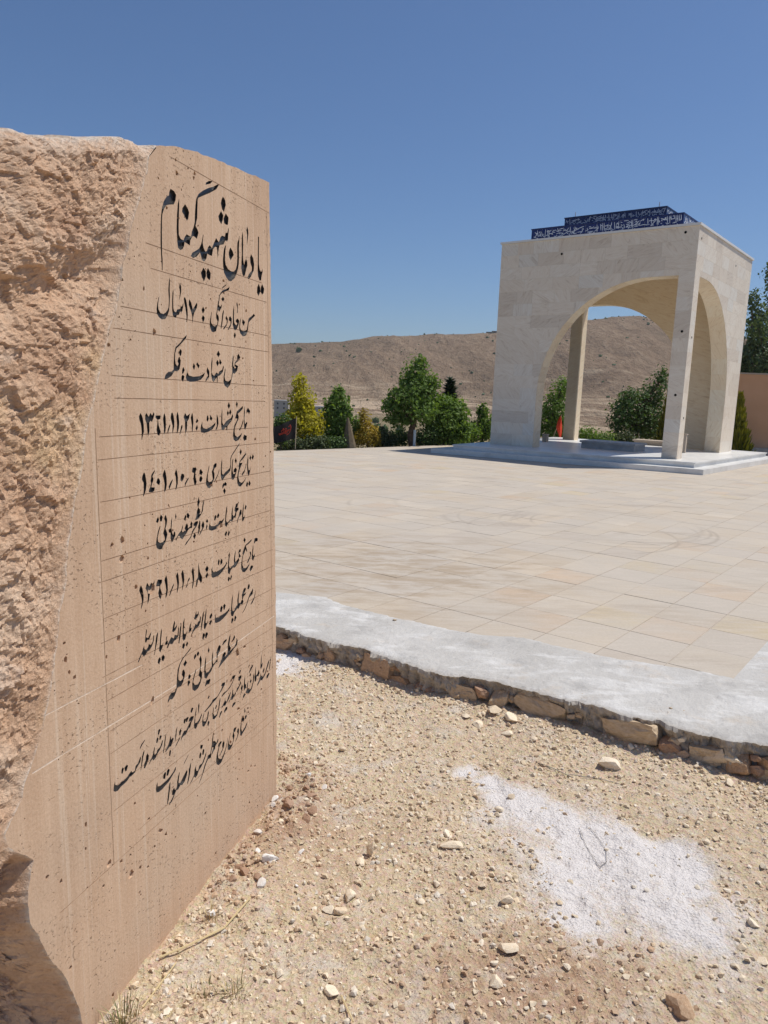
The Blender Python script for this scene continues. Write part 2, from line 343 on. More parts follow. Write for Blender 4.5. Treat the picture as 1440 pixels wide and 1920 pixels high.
M['stone_pale'] = m_stone('pale_limestone', ((.68, .56, .40), (.80, .69, .53), (.87, .79, .66)))
M['stone_brown'] = m_stone('brown_rubble', ((.40, .255, .16), (.52, .36, .235), (.62, .47, .33)))
M['stone_tan'] = m_stone('tan_rubble', ((.42, .31, .20), (.54, .42, .29), (.64, .53, .39)), 9)
M['clod'] = m_stone('earth_clod', ((.30, .185, .125), (.40, .26, .18), (.50, .36, .26)))
M['white_stone'] = m_stone('chalky_stone', ((.70, .67, .63), (.80, .78, .75), (.86, .85, .83)))
M['grout'] = m_dull('grout', (.40, .345, .28), (.52, .455, .38), 6)
M['white_trim'] = plain('white_coping', (.74, .73, .71), .5, .3, .05)
M['navy'] = plain('navy_glaze', (.012, .018, .10), .25, .5, .35, 5)
M['white_glaze'] = plain('white_glaze', (.62, .64, .68), .35, .4, .1)
M['black'] = plain('dark_hole', (.012, .011, .010), .8, .1)
M['greymarble'] = m_dull('grey_marble', (.30, .30, .30), (.42, .42, .42), 6, .4)
M['ochre'] = m_dull('ochre_render', (.66, .37, .21), (.72, .42, .25), 1.2)
M['wall_cap'] = plain('pale_cap', (.46, .38, .30), .8, .2)
M['bark'] = m_dull('bark', (.085, .055, .038), (.19, .13, .09), 14)
M['palewood'] = plain('pale_wood', (.50, .40, .27), .7, .2)
M['blackcloth'] = m_dull('black_cloth', (.022, .020, .020), (.035, .032, .032), 4, .85)
M['redprint'] = plain('red_print', (.42, .055, .035), .7, .2)
M['redcloth'] = m_dull('red_cloth', (.55, .045, .022), (.66, .075, .035), 3, .8)
M['pipe'] = plain('pale_pipe', (.55, .62, .66), .5, .3)
M['burlap'] = m_dull('burlap', (.13, .10, .065), (.21, .165, .11), 9)
M['straw'] = plain('dry_straw', (.62, .49, .27), .8, .2)
M['grass'] = plain('dry_green_grass', (.20, .21, .085), .7, .2, .4)
M['wire'] = plain('thin_cord', (.30, .27, .24), .7, .2)
M['far_wall'] = plain('far_plaster', (.42, .39, .35), .9, .1)
M['far_white'] = plain('far_white_roof', (.66, .64, .61), .8, .2)
M['far_dark'] = plain('far_window', (.05, .05, .055), .5, .3)
M['ruin'] = m_dull('dark_ruin_stone', (.085, .065, .05), (.13, .10, .08), .5)
M['leaf_green'] = m_leaf('green_leaf', (.065, .115, .028), (.255, .385, .095), .45)
M['leaf_dark'] = m_leaf('dark_leaf', (.042, .078, .028), (.15, .24, .08), .35)
M['leaf_yellow'] = m_leaf('yellow_leaf', (.27, .25, .02), (.70, .62, .07), .45)
M['leaf_mixed'] = m_leaf('autumn_leaf', (.20, .17, .03), (.60, .42, .07), .4)
M['leaf_blue'] = m_leaf('poplar_leaf', (.055, .088, .040), (.18, .24, .12))
M['needle'] = m_leaf('spruce_needle', (.018, .036, .022), (.05, .085, .05), .1)
M['thuja'] = m_leaf('thuja_spray', (.06, .085, .018), (.34, .31, .03), .3)
M['shrub_grey'] = m_leaf('grey_green_leaf', (.045, .065, .028), (.15, .185, .09))
# ------------------------------------------------------------------ frame of the pavilion and plaza (all aligned)
YAW = R(37.8)
D1 = np.array([-math.cos(YAW), math.sin(YAW), 0.0]); D2 = np.array([math.sin(YAW), math.cos(YAW), 0.0])
BP = np.array([6.78, 17.505, 0.24])           # near corner of the pavilion on its platform
def W(a, b, c=0.0): return BP + a * D1 + b * D2 + np.array([0, 0, c])
def loc2(x, y): q = np.array([x, y, 0]) - BP; return float(q @ D1), float(q @ D2)

# ------------------------------------------------------------------ terrain: one sheet to the horizon
RIDGE_X = np.array([-900, -420, -230, -105.9, -64.4, -45, -15.8, 32.7, 96.7, 138.9, 179.5, 201, 225, 237.4, 274.3, 343.4, 520, 900])
RIDGE_Z = np.array([30, 36, 38, 40.2, 42.7, 44.4, 48.8, 52.5, 57.3, 65.1, 72.3, 76.8, 78.2, 75.4, 70.2, 59.5, 46, 35])
def terrain_z(x, y):
    r = np.hypot(x, y); p = np.c_[x, y]
    z = np.full(len(x), -0.62)
    k = np.clip((r - 34) / 110, 0, 1); z = z - 10.0 * (k * k * (3 - 2 * k))
    front = np.clip(y / np.maximum(r, 1e-3), 0, 1) ** .5
    xa = x / np.maximum(y, 1.0) * 700.0
    rz = np.interp(xa, RIDGE_X, RIDGE_Z) + 11
    foot = 330 + 40 * vnoise(p / 190.0, 3) - 90 * np.clip((xa - 60) / 200, 0, 1)
    k = np.clip((r - foot) / (np.hypot(xa, 700) - foot), 0, 1)
    rise = .30 * k + .70 * (k * k * (3 - 2 * k))
    gul = fbm(np.c_[p[:, 0] / 80.0 + p[:, 1] / 400.0, p[:, 1] / 230.0], 5, 5, .52, True) * 15.0 * np.sin(np.pi * np.clip(k, 0, 1)) ** .8
    small = fbm(p / 14.0, 4, 9) * 1.1 * np.clip(k * 6, 0, 1) * np.clip((1.04 - k) * 12, .12, 1)
    back = np.clip((r - np.hypot(xa, 700)) / 500, 0, 1)
    z = z + front * (rz * rise * (1 - back * .9)) + front * gul * .55 + small
    z = z + np.where(r > 60, fbm(p / 30.0, 3, 21) * .7, 0) * np.clip((r - 60) / 60, 0, 1)
    terrain_z.g = np.clip(.5 - .5 * fbm(np.c_[p[:, 0] / 80.0 + p[:, 1] / 400.0, p[:, 1] / 230.0], 3, 5, .5, True), 0, 1)
    return z, k * front
ang = np.unique(np.concatenate([np.arange(-180, -34, 4.0), np.arange(-34, 36, .14), np.arange(36, 181, 4.0)])); ang = R(1) * ang
rad = np.concatenate([[0.0], np.geomspace(4, 150, 40), np.geomspace(156, 900, 210), np.geomspace(930, 4500, 24)])
AA, RR = np.meshgrid(ang, rad, indexing='xy')
X = (np.sin(AA) * RR).ravel(); Y = (np.cos(AA) * RR).ravel(); Z, KK = terrain_z(X, Y)
field = np.clip(1 - KK * 14, 0, 1); strata = np.clip(KK * 30, 0, 1) * np.clip((.30 - KK) * 7, 0, 1) * np.clip(.55 + fbm(np.c_[X, Y] / 70.0, 3, 77) * 1.6, 0, 1)
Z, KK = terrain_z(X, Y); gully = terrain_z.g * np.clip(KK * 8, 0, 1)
wv = .30 + .035 * np.sin(X / 42.0) + .03 * vnoise(np.c_[X / 60.0, Y * 0], 78); wv2 = .13 + .02 * np.sin(X / 30.0 + 1)
track = np.maximum(np.clip(1 - np.abs(KK - wv) / .010, 0, 1), np.clip(1 - np.abs(KK - wv2) / .008, 0, 1))
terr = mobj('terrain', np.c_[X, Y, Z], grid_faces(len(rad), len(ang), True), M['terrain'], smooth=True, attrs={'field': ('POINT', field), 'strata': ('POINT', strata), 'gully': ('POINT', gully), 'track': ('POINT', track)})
tag(terr, 'dry brown hillside and pale valley field behind the plaza', kind='structure')
# low scrub dotted over the hill, far too many and small to count
def blob_cloud(pts, rads, seed):
    g = np.random.default_rng(seed); V = []; F = []
    t = (1 + 5 ** .5) / 2; ico = np.array([(-1, t, 0), (1, t, 0), (-1, -t, 0), (1, -t, 0), (0, -1, t), (0, 1, t), (0, -1, -t), (0, 1, -t), (t, 0, -1), (t, 0, 1), (-t, 0, -1), (-t, 0, 1)]) / 1.9
    fi = np.array([(0, 11, 5), (0, 5, 1), (0, 1, 7), (0, 7, 10), (0, 10, 11), (1, 5, 9), (5, 11, 4), (11, 10, 2), (10, 7, 6), (7, 1, 8), (3, 9, 4), (3, 4, 2), (3, 2, 6), (3, 6, 8), (3, 8, 9), (4, 9, 5), (2, 4, 11), (6, 2, 10), (8, 6, 7), (9, 8, 1)])
    n = len(pts); sc = np.asarray(rads)[:, None, None] * (1 + .35 * g.standard_normal((n, 12, 1))) * np.array([1, 1, .8])
    V = np.asarray(pts)[:, None, :] + ico[None] * sc
    F = (fi[None] + 12 * np.arange(n)[:, None, None]).reshape(-1, 3)
    return V.reshape(-1, 3), F
g = np.random.default_rng(5)
n = 480; aa = R(1) * g.uniform(-14, 30, n); rr = np.where(g.random(n) < .7, g.uniform(330, 720, n), g.uniform(640, 712, n)); x = np.sin(aa) * rr; y = np.cos(aa) * rr; z, kk = terrain_z(x, y)
V, F = blob_cloud(np.c_[x, y, z + .3], (.3 + 1.1 * g.random(n) ** 3), 6)
hs = mobj('hill_scrub', V, F, M['leaf_dark'], attrs={'shade': ('POINT', g.random(len(V)) * .6)}); tag(hs, 'scattered dark scrub dotting the dry hillside', 'scrub', kind='stuff')

# ------------------------------------------------------------------ concrete edging: outlines measured on the plaza plane
OUTER = np.array([(-5.6, 7.8), (-3.2, 6.35), (-1.6, 5.35), (-0.67, 4.725), (-0.46, 4.566), (-0.227, 4.382), (-0.12, 4.365), (0.04, 4.23), (0.191, 4.131), (0.334, 4.011), (0.478, 3.974), (0.659, 3.892), (0.859, 3.798), (0.986, 3.705), (1.119, 3.664), (1.261, 3.504), (1.39, 3.479), (1.45, 3.397), (1.562, 3.344), (1.706, 3.28), (1.817, 3.257), (2.4, 2.86), (3.6, 2.1), (6.0, .7)])
INNER = np.array([(-5.0, 8.6), (-2.7, 7.1), (-1.3, 6.0), (-0.792, 5.555), (-0.423, 5.488), (-0.295, 5.326), (0.043, 5.091), (0.233, 4.979), (0.454, 4.818), (0.672, 4.733), (0.936, 4.7), (1.08, 4.605), (1.269, 4.464), (1.503, 4.361), (1.75, 4.269), (1.936, 4.202), (2.08, 4.1), (2.9, 3.55), (4.0, 2.8), (6.5, 1.3)])
def resample(P, n):
    d = np.r_[0, np.cumsum(np.hypot(*np.diff(P, axis=0).T))]; s = np.linspace(0, d[-1], n)
    return np.c_[np.interp(s, d, P[:, 0]), np.interp(s, d, P[:, 1])]
# warp the sampling so the part in view is fine
def resample_x(P, xs): return np.c_[xs, np.interp(xs, P[:, 0], P[:, 1])]
xs = np.concatenate([np.linspace(-5.0, -1.0, 40)[:-1], np.linspace(-1.0, 2.6, 420)[:-1], np.linspace(2.6, 5.9, 50)])
# for each outer sample go across (towards the plaza) to the inner edge along the D2 direction
def inner_hit(p):
    q = INNER; best = None
    d = D2[:2]
    for i in range(len(q) - 1):
        e = q[i + 1] - q[i]; den = d[0] * -e[1] + d[1] * e[0]
        if abs(den) < 1e-9: continue
        r = q[i] - p; t = (r[0] * -e[1] + r[1] * e[0]) / den; s = (d[0] * r[1] - d[1] * r[0]) / den
        if -1e-6 <= s <= 1 + 1e-6 and t > 0 and (best is None or t < best): best = t
    return best
op = resample_x(OUTER, xs); wid = np.array([inner_hit(p) or .9 for p in op])
wob = fbm(np.c_[xs * 6, xs * 0], 4, 31) * .03 + fbm(np.c_[xs * 26, xs * 0], 4, 32, .7) * .028
nr_top, nr_face = 26, 26
rows = []; raw = []
nrm = np.gradient(op, axis=0); nrm = np.c_[nrm[:, 1], -nrm[:, 0]]; nrm /= np.hypot(nrm[:, 0], nrm[:, 1])[:, None]   # points to the dirt side
nrm *= np.where((nrm @ D2[:2]) > 0, -1, 1)[:, None]
for j in range(nr_top):
    f = (j / (nr_top - 1)) ** .8; p = op + D2[:2] * (wid * (1 - f))[:, None] + nrm * (wob * f)[:, None]
    if j == 0: p = p + D2[:2] * (fbm(np.c_[xs * 9, xs * 0], 4, 33) * .03)[:, None]
    h = .013 + fbm(np.c_[p * 5], 4, 34) * .007 + fbm(p * 30, 3, 35) * .003 - .012 * np.clip((f - .9) / .1, 0, 1) ** 2
    if j == 0: h = h - .012
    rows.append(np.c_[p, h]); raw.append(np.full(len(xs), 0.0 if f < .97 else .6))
for j in range(1, nr_face + 1):
    f = j / nr_face; dep = -.42 * f
    p3 = np.c_[op * 1.0, np.full(len(xs), dep)]
    lump = fbm(p3 * np.array([8, 8, 10]), 5, 36, .62) * .05 + fbm(p3 * 30, 4, 37, .65) * .03
    out = wob + lump - .02 * np.clip(f * 5, 0, 1) - .03 * f
    p = op + nrm * out[:, None]
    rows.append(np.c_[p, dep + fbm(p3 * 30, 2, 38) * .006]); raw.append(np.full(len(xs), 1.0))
kv = np.concatenate(rows); kerb = mobj('kerb', kv, grid_faces(nr_top + nr_face, len(xs), False), M['concrete'], smooth=False, attrs={'raw': ('POINT', np.concatenate(raw))})
tag(kerb, 'raw concrete edging strip with a broken crumbling edge along the plaza', kind='structure')
# the concrete carries on to the right of the last paving stone
ap = [W(-4.47, -13.62), W(-4.47, -6.5), W(-9.5, -6.5), W(-9.5, -15.2), W(-4.6, -14.3)]
na = 60; uu, vv = np.meshgrid(np.linspace(0, 1, na), np.linspace(0, 1, na)); A0 = np.array(ap[0][:2]); A1 = np.array(ap[1][:2]); A2 = np.array(ap[2][:2]); A3 = np.array(ap[3][:2])
pp = (A0 * (1 - uu[..., None]) + A1 * uu[..., None]) * (1 - vv[..., None]) + (A3 * (1 - uu[..., None]) + A2 * uu[..., None]) * vv[..., None]; pp = pp.reshape(-1, 2)
apron = mobj('concrete_apron', np.c_[pp, .004 + fbm(pp * 3, 3, 41) * .002], grid_faces(na, na, False), M['concrete'], attrs={'raw': ('POINT', np.zeros(len(pp)))}); tag(apron, 'bare concrete ground beside the last paving stone', kind='structure')

# ------------------------------------------------------------------ dirt in front
def kerb_y(x): return np.interp(x, OUTER[:, 0], OUTER[:, 1])
PDR = np.array([(0.44, 3.24, .045), (0.529, 3.145, .055), (0.609, 3.039, .10), (0.702, 2.92, .15), (0.789, 2.81, .17), (0.849, 2.706, .19), (0.92, 2.62, .19), (0.997, 2.519, .19), (1.034, 2.404, .18), (1.08, 2.32, .14), (1.12, 2.26, .09), (0.83, 2.42, .13), (0.76, 2.30, .09), (0.90, 2.50, .17), (1.16, 2.62, .13), (-0.57, 4.55, .17), (-0.60, 4.42, .12)])
def dirt_z(x, y):
    p = np.c_[x, y]; dk = (kerb_y(x) - y) * .85
    z = -.152 - .04 * np.clip(dk / 1.3, 0, 1) - .05 * np.clip((x - 1.45) / .6, 0, 1) * np.clip(1 - dk / 1.0, 0, 1)
    z = z + .022 * np.clip(1 - dk / .18, 0, 1)
    z = z + fbm(p * 1.6, 3, 51) * .020 + fbm(p * 6, 4, 52) * .014 + fbm(p * 22, 5, 53, .65) * .013
    # spoil heaped along the foot of the standing stone
    sx, sy = -.4145, 2.957; dxy = np.array([.2899, .957]); q = (x - sx) * dxy[0] + (y - sy) * dxy[1]; w = (x - sx) * .957 - (y - sy) * .29
    h = np.exp(-((w - .10) / .13) ** 2) * np.clip(1 - np.abs(q + .18) / .62, 0, 1)
    z = z + h * (.045 + fbm(p * 11, 3, 54) * .05)
    z = z - .03 * np.clip(-q / 1.2, 0, 1) * np.exp(-(w / .6) ** 2)
    return z
gx = np.concatenate([np.linspace(-9, -1.4, 60)[:-1], np.arange(-1.4, 2.4, .0105), np.linspace(2.42, 9, 50)])
gy = np.concatenate([np.linspace(-6, 1.2, 50)[:-1], np.arange(1.2, 4.9, .0105), np.linspace(4.92, 9.5, 40)])
XX, YY = np.meshgrid(gx, gy); xf, yf = XX.ravel(), YY.ravel(); zf = dirt_z(xf, yf)
zf = np.where(yf > kerb_y(xf) + .25, np.minimum(zf, -.25), zf)
edge = np.minimum.reduce([xf + 9, 9 - xf, yf + 6]); zf = zf - .6 * np.clip(1 - edge / 1.5, 0, 1)
pwd = np.zeros(len(xf))
for (px, py, pr) in PDR: pwd = np.maximum(pwd, np.clip(1.22 - .50 * np.hypot(xf - px, yf - py) / (pr * 1.12), 0, 1))
pwd = np.clip(pwd * .92 + fbm(np.c_[xf, yf] * 6, 5, 55, .6) * .55 * (pwd > .02), 0, 1)
rst = np.clip(1 - np.hypot((xf - .55) / .55, (yf - 2.0) / .30), 0, 1) + .9 * np.clip(1 - np.hypot((xf + .33) / .34, (yf - 2.75) / .40), 0, 1)
dirt = mobj('dirt_ground', np.c_[xf, yf, zf], grid_faces(len(gy), len(gx), False), M['dirt'], smooth=True, attrs={'powder': ('POINT', pwd), 'rust': ('POINT', np.clip(rst * 1.4, 0, 1))})
tag(dirt, 'dry yellow stony dirt with a spill of white powder', kind='structure')

# ------------------------------------------------------------------ plaza paving
FAR_A, FAR_B = np.array([-2.694, 18.504]), np.array([3.353, 24.473]); fd = (FAR_B - FAR_A) / np.linalg.norm(FAR_B - FAR_A)
far0 = FAR_A - fd * 14; far1 = FAR_B + fd * 1.5
PL = [tuple(OUTER[0] + np.array([.25, .5])), (-1.0, 5.55), (2.09, 4.12), tuple(W(-4.47, -13.4)[:2]), tuple(W(-4.47, -6.5)[:2]), tuple(W(-9.3, -6.5)[:2]), tuple(W(-12, 6.6)[:2]), tuple(W(1, 7.6)[:2]), tuple(far1), tuple(far0)]
PLT = [tuple(np.array(p) - D2[:2] * .62) if k < 4 else p for k, p in enumerate(PL)]; PLT[3] = tuple(W(-4.52, -14.1)[:2]); PLT[2] = PLT[3]; PLT[4] = tuple(W(-4.52, -6.5)[:2])
mb = MB(); mb.prism(PL, -.45, -.0035); plaza = mb.build('plaza_pavement', M['grout']); tag(plaza, 'broad pale sandstone paved plaza', kind='structure')
def inside(pts, poly):
    poly = np.asarray(poly, float); x, y = pts[:, 0], pts[:, 1]; c = np.zeros(len(pts), bool); j = len(poly) - 1
    for i in range(len(poly)):
        xi, yi = poly[i]; xj, yj = poly[j]
        c ^= ((yi > y) != (yj > y)) & (x < (xj - xi) * (y - yi) / (yj - yi + 1e-15) + xi); j = i
    return c
TA, TB = .40, .467; tiles = []
TCOL = [((.495, .41, .31), 5), ((.515, .435, .335), 6), ((.53, .455, .36), 5), ((.51, .385, .27), 1.6), ((.50, .405, .265), 1.0), ((.475, .415, .345), 4), ((.45, .385, .315), 1.2)]
tw = np.array([w for _, w in TCOL]); tw = tw / tw.sum(); tcs = np.array([c for c, _ in TCOL])
for ia in range(-24, 32):
    for ib in range(-62, 60):
        a0 = -2.9 + ia * TA; b0 = -12.1 + ib * TB
        ga0 = .006 if ia % 3 == 0 else .0022; gb0 = .005 if ib % 3 == 0 else .002
        r = [(a0 + ga0, b0 + gb0), (a0 + TA - .002, b0 + gb0), (a0 + TA - .002, b0 + TB - .002), (a0 + ga0, b0 + TB - .002)]
        p = np.array([W(a, b)[:2] for a, b in r]); tiles.append(p)
tiles = np.array(tiles)
cen = tiles.mean(1); pin = inside(tiles.reshape(-1, 2), PLT).reshape(-1, 4).sum(1); ok = (pin == 4)
lc = np.array([loc2(*c) for c in cen]); ok &= ~((lc[:, 0] > -.3) & (lc[:, 0] < 5.2) & (lc[:, 1] > -.1) & (lc[:, 1] < 5.3))
dep = cen[:, 1]; az = np.abs(cen[:, 0] / np.maximum(cen[:, 1], .1)); ok &= (az < .75) | (np.hypot(cen[:, 0], cen[:, 1]) < 14)
tiles = tiles[ok]; cen = cen[ok]
tcol = tcs[RNG.choice(len(tcs), len(tiles), p=tw)] * (1 + .035 * RNG.standard_normal((len(tiles), 1)))
tz = RNG.uniform(-.0012, .0012, len(tiles))
def tile_geo(p, z):
    n = 1 if np.cross(p[1] - p[0], p[3] - p[0]) > 0 else -1; q = p if n > 0 else p[::-1]
    ce = q.mean(0); qi = ce + (q - ce) * (1 - .006)
    V = np.r_[np.c_[qi, np.full(4, z)], np.c_[q, np.full(4, z - .0012)], np.c_[q, np.full(4, -.03)]]
    F = [(0, 1, 2, 3)] + [(4 + k, 4 + (k + 1) % 4, (k + 1) % 4, k) for k in range(4)] + [(8 + k, 8 + (k + 1) % 4, 4 + (k + 1) % 4, 4 + k) for k in range(4)]
    return V, np.array(F)
size = 1.0 / (cen[:, 1] ** 2 + .1); vis = (cen[:, 0] > -.34 * cen[:, 1] * .45 - .1) & (cen[:, 0] / cen[:, 1] < .60)
order = np.argsort(-(size * np.where(vis, 1, 1e-4))); near = order[:300]; rest = order[300:]
for i in near:
    V, F = tile_geo(tiles[i] - cen[i], tz[i])
    o = mobj('paving_tile', V, F, M['paving'], plaza, attrs={'tint': ('POINT', np.tile(tcol[i], (12, 1)))}); o.location = (*cen[i], 0)
VV, FF, CC = [], [], []
for k, i in enumerate(rest):
    V, F = tile_geo(tiles[i], tz[i]); VV.append(V); FF.append(F + 12 * k); CC.append(np.tile(tcol[i], (12, 1)))
o = mobj('paving_tile_field', np.concatenate(VV), np.concatenate(FF), M['paving'], plaza, attrs={'tint': ('POINT', np.concatenate(CC))}); tag(o, kind='stuff')

# ------------------------------------------------------------------ rocks
def rock_mesh(seed, mat, flat=.7, elong=1.2, sub=2, ang=.55):
    g = random.Random(seed); bm = bmesh.new(); bmesh.ops.create_icosphere(bm, subdivisions=sub, radius=.5)
    for _ in range(14):   # knock flat faces into it
        nv = Vector((g.gauss(0, 1), g.gauss(0, 1), g.gauss(0, 1))).normalized(); d = g.uniform(.20, .40)
        for v in bm.verts:
            s = v.co.dot(nv)
            if s > d: v.co -= nv * (s - d) * .92
    P = np.array([v.co for v in bm.verts]); nz = fbm(P * 5 + seed, 3, seed) * .22 * ang
    for v, k in zip(bm.verts, nz): v.co = Vector((v.co.x * elong, v.co.y, v.co.z * flat)) * (1 + k)
    me = bpy.data.meshes.new('rock'); bm.to_mesh(me); bm.free(); me.materials.append(mat)
    return me
def block_mesh(seed, mat):
    g = random.Random(seed); bm = bmesh.new(); bmesh.ops.create_cube(bm, size=1.0); bmesh.ops.subdivide_edges(bm, edges=bm.edges[:], cuts=7, use_grid_fill=True)
    for _ in range(8):
        nv = Vector((g.gauss(0, 1), g.gauss(0, .7), g.gauss(0, 1))).normalized(); d = g.uniform(.40, .56)
        for v in bm.verts:
            s = v.co.dot(nv)
            if s > d: v.co -= nv * (s - d) * .95
    P = np.array([v.co for v in bm.verts]); nz = fbm(P * 3 + seed, 4, seed, .6) * .14; nz2 = fbm(P * 3 + seed + 50, 4, seed + 9, .6) * .10
    for v, k, k2 in zip(bm.verts, nz, nz2): v.co = v.co * (1 + k) + Vector((0, k2, 0))
    me = bpy.data.meshes.new('block'); bm.to_mesh(me); bm.free(); me.materials.append(mat); return me
def z_at(x, y): return float(dirt_z(np.array([x]), np.array([y]))[0])
# rubble packed into the broken face of the edging
for i, (x, ln, ht, mt, dz) in enumerate([(-.62, .17, .075, 'stone_brown', -.105), (-.31, .09, .11, 'stone_brown', -.10), (.0, .21, .15, 'stone_brown', -.095), (.14, .12, .08, 'stone_brown', -.125), (.28, .12, .07, 'clod', -.12), (.48, .17, .11, 'stone_tan', -.11), (.66, .11, .11, 'stone_tan', -.10), (.86, .30, .14, 'stone_tan', -.095), (1.26, .26, .12, 'stone_tan', -.08), (1.44, .11, .10, 'clod', -.10), (1.575, .14, .09, 'stone_tan', -.10), (1.70, .11, .11, 'stone_brown', -.12), (1.84, .16, .14, 'stone_tan', -.17), (-.86, .2, .12, 'stone_brown', -.10)]):
    me = block_mesh(200 + i, M[mt]); y = float(kerb_y(x)); o = link('rubble_stone', me, kerb)
    o.location = (x + .023, y + .042, dz - .004); o.scale = (ln * 1.02, .12, ht * 1.02); o.rotation_euler = (random.uniform(-.2, .2), random.uniform(-.28, .28), R(-33) + random.uniform(-.2, .2))

small_rub = [block_mesh(230 + k, M[('stone_tan', 'clod', 'stone_pale', 'stone_tan', 'stone_brown')[k % 5]]) for k in range(10)]
for i in range(64):
    x = random.uniform(-.85, 1.95); y = float(kerb_y(x)); o = link('rubble_stone', small_rub[i % 10], kerb); s = random.uniform(.025, .065)
    o.location = (x + .012, y + .022 - random.uniform(0, .02), random.uniform(-.17, -.045)); o.scale = (s * random.uniform(.9, 1.7), s * .9, s * random.uniform(.6, 1.0)); o.rotation_euler = (random.uniform(-.5, .5), random.uniform(-.5, .5), R(-33) + random.uniform(-.5, .5))
STONES = [(0.634, 3.816, 0.085), (0.709, 3.745, 0.078), (0.681, 3.619, 0.064), (0.54, 3.724, 0.065), (0.483, 3.803, 0.042), (1.11, 3.319, 0.095), (-0.001, 2.634, 0.077), (-0.034, 2.576, 0.044), (0.32, 2.672, 0.101), (0.301, 2.741, 0.042), (0.244, 2.459, 0.03), (-0.249, 2.855, 0.043), (-0.265, 2.796, 0.057), (-0.35, 2.85, 0.063), (-0.372, 2.513, 0.075), (-0.069, 2.368, 0.05), (-0.13, 2.31, 0.05), (-0.093, 2.299, 0.045), (-0.044, 2.342, 0.033), (-0.233, 3.839, 0.03), (-0.39, 3.694, 0.035), (-0.157, 3.408, 0.033), (0.576, 3.811, 0.03), (0.446, 2.142, 0.06), (0.391, 1.998, 0.05), (-0.104, 1.963, 0.045), (0.92, 1.934, 0.098), (0.182, 2.369, 0.029), (0.407, 2.454, 0.03), (0.481, 2.372, 0.043), (-0.263, 2.028, 0.034), (1.258, 3.46, 0.036), (1.385, 3.36, 0.029), (1.626, 3.2, 0.041), (1.764, 3.1, 0.041), (0.8, 3.553, 0.04), (0.609, 3.039, 0.035), (0.534, 2.929, 0.039), (1.316, 2.718, 0.035), (1.745, 3.0, 0.046), (1.48, 2.579, 0.034), (1.299, 2.285, 0.04), (1.215, 2.182, 0.035), (1.263, 2.139, 0.039)]
SLAB = {0: 'pale boulder-like stone, left of the big trio below the concrete edge', 1: 'pale rounded stone, right of the big trio below the concrete edge', 2: 'pale angular stone nearest the camera in the trio by the concrete edge',
        3: 'pale blocky stone just left of the trio by the concrete edge', 4: 'small flat grey stone furthest left in the cluster by the concrete edge', 5: 'large lone tan stone casting a shadow above the white powder',
        6: 'upright sliver of stone standing in the dirt mid-foreground', 7: 'pale stone lying at the foot of the upright stone sliver', 8: 'long flat knobbly stone left of the white powder spill',
        9: 'small stone resting just above the long flat knobbly stone', 14: 'white chalky lump in the brown spoil at the foot of the inscribed stone', 15: 'topmost stone of the pale cluster in the left foreground',
        16: 'leftmost stone of the pale cluster in the left foreground', 17: 'lowest stone of the pale cluster in the left foreground', 18: 'smallest stone of the pale cluster in the left foreground',
        23: 'pale stone in the reddish dirt near the bottom centre', 24: 'pale flat stone nearest the bottom edge at centre', 25: 'tan stone at the bottom edge left of centre', 26: 'big buried brown stone at the bottom right edge',
        12: 'larger brown clod by the lower right corner of the inscribed stone', 11: 'smaller brown clod by the lower right corner of the inscribed stone', 13: 'brown clod touching the right edge of the inscribed stone'}
pale = [rock_mesh(300 + k, M['stone_pale'], .75, 1.15) for k in range(8)]; clods = [rock_mesh(330 + k, M['clod'], .75, 1.15) for k in range(5)]; whites = [rock_mesh(350 + k, M['white_stone'], .7, 1.2) for k in range(3)]
def zone(x, y):
    dk = float(kerb_y(x)) - y
    if dk < .42: return ('small pale stone among the crumbs along the foot of the concrete edging', 'loose stones along the concrete edging')
    if y < 2.32 and x < .62: return ('small pale stone on the dirt in the near foreground left of the powder', 'loose stones in the near foreground')
    if x > .95: return ('small pale stone on the dirt to the right of the white powder', 'loose stones right of the powder')
    return ('small pale stone on the open dirt between the inscribed stone and the powder', 'loose stones on the open dirt')
def put_rock(me, x, y, s, label, group=None, sink=.22, sc=(1, 1, 1), name='stone', rz=None, tilt=.4):
    o = link(name, me); o.scale = (s * sc[0], s * sc[1], s * sc[2]); o.rotation_euler = (random.uniform(-tilt, tilt), random.uniform(-tilt, tilt), random.uniform(0, 6.28) if rz is None else rz)
    o.location = (x, y, z_at(x, y) + s * sc[2] * (.38 - sink)); tag(o, label, 'stone', group); return o
for i, (x, y, s) in enumerate(STONES):
    if i in (11, 12, 13): put_rock(clods[i % 5], x, y, s, SLAB[i])
    elif i == 14: put_rock(whites[0], x, y, s, SLAB[i], sc=(1.0, .7, .8))
    elif i == 6: put_rock(pale[1], x, y, s * .62, SLAB[i], sc=(.8, .7, 2.1), sink=.12, tilt=.2)
    elif i == 8: put_rock(pale[2], x, y, s, SLAB[i], sc=(1.1, .55, .55), rz=.1, tilt=.1)
    elif i == 26: put_rock(rock_mesh(370, M['stone_brown'], .8, 1.1), x, y, s * 1.1, SLAB[i], sink=.3)
    elif i in SLAB: put_rock(pale[i % 8], x, y, s * 1.15, SLAB[i], sc=(1, 1, .8), tilt=.2)
    else: put_rock(pale[i % 8], x, y, s * 1.1, *zone(x, y))
cnt = 0
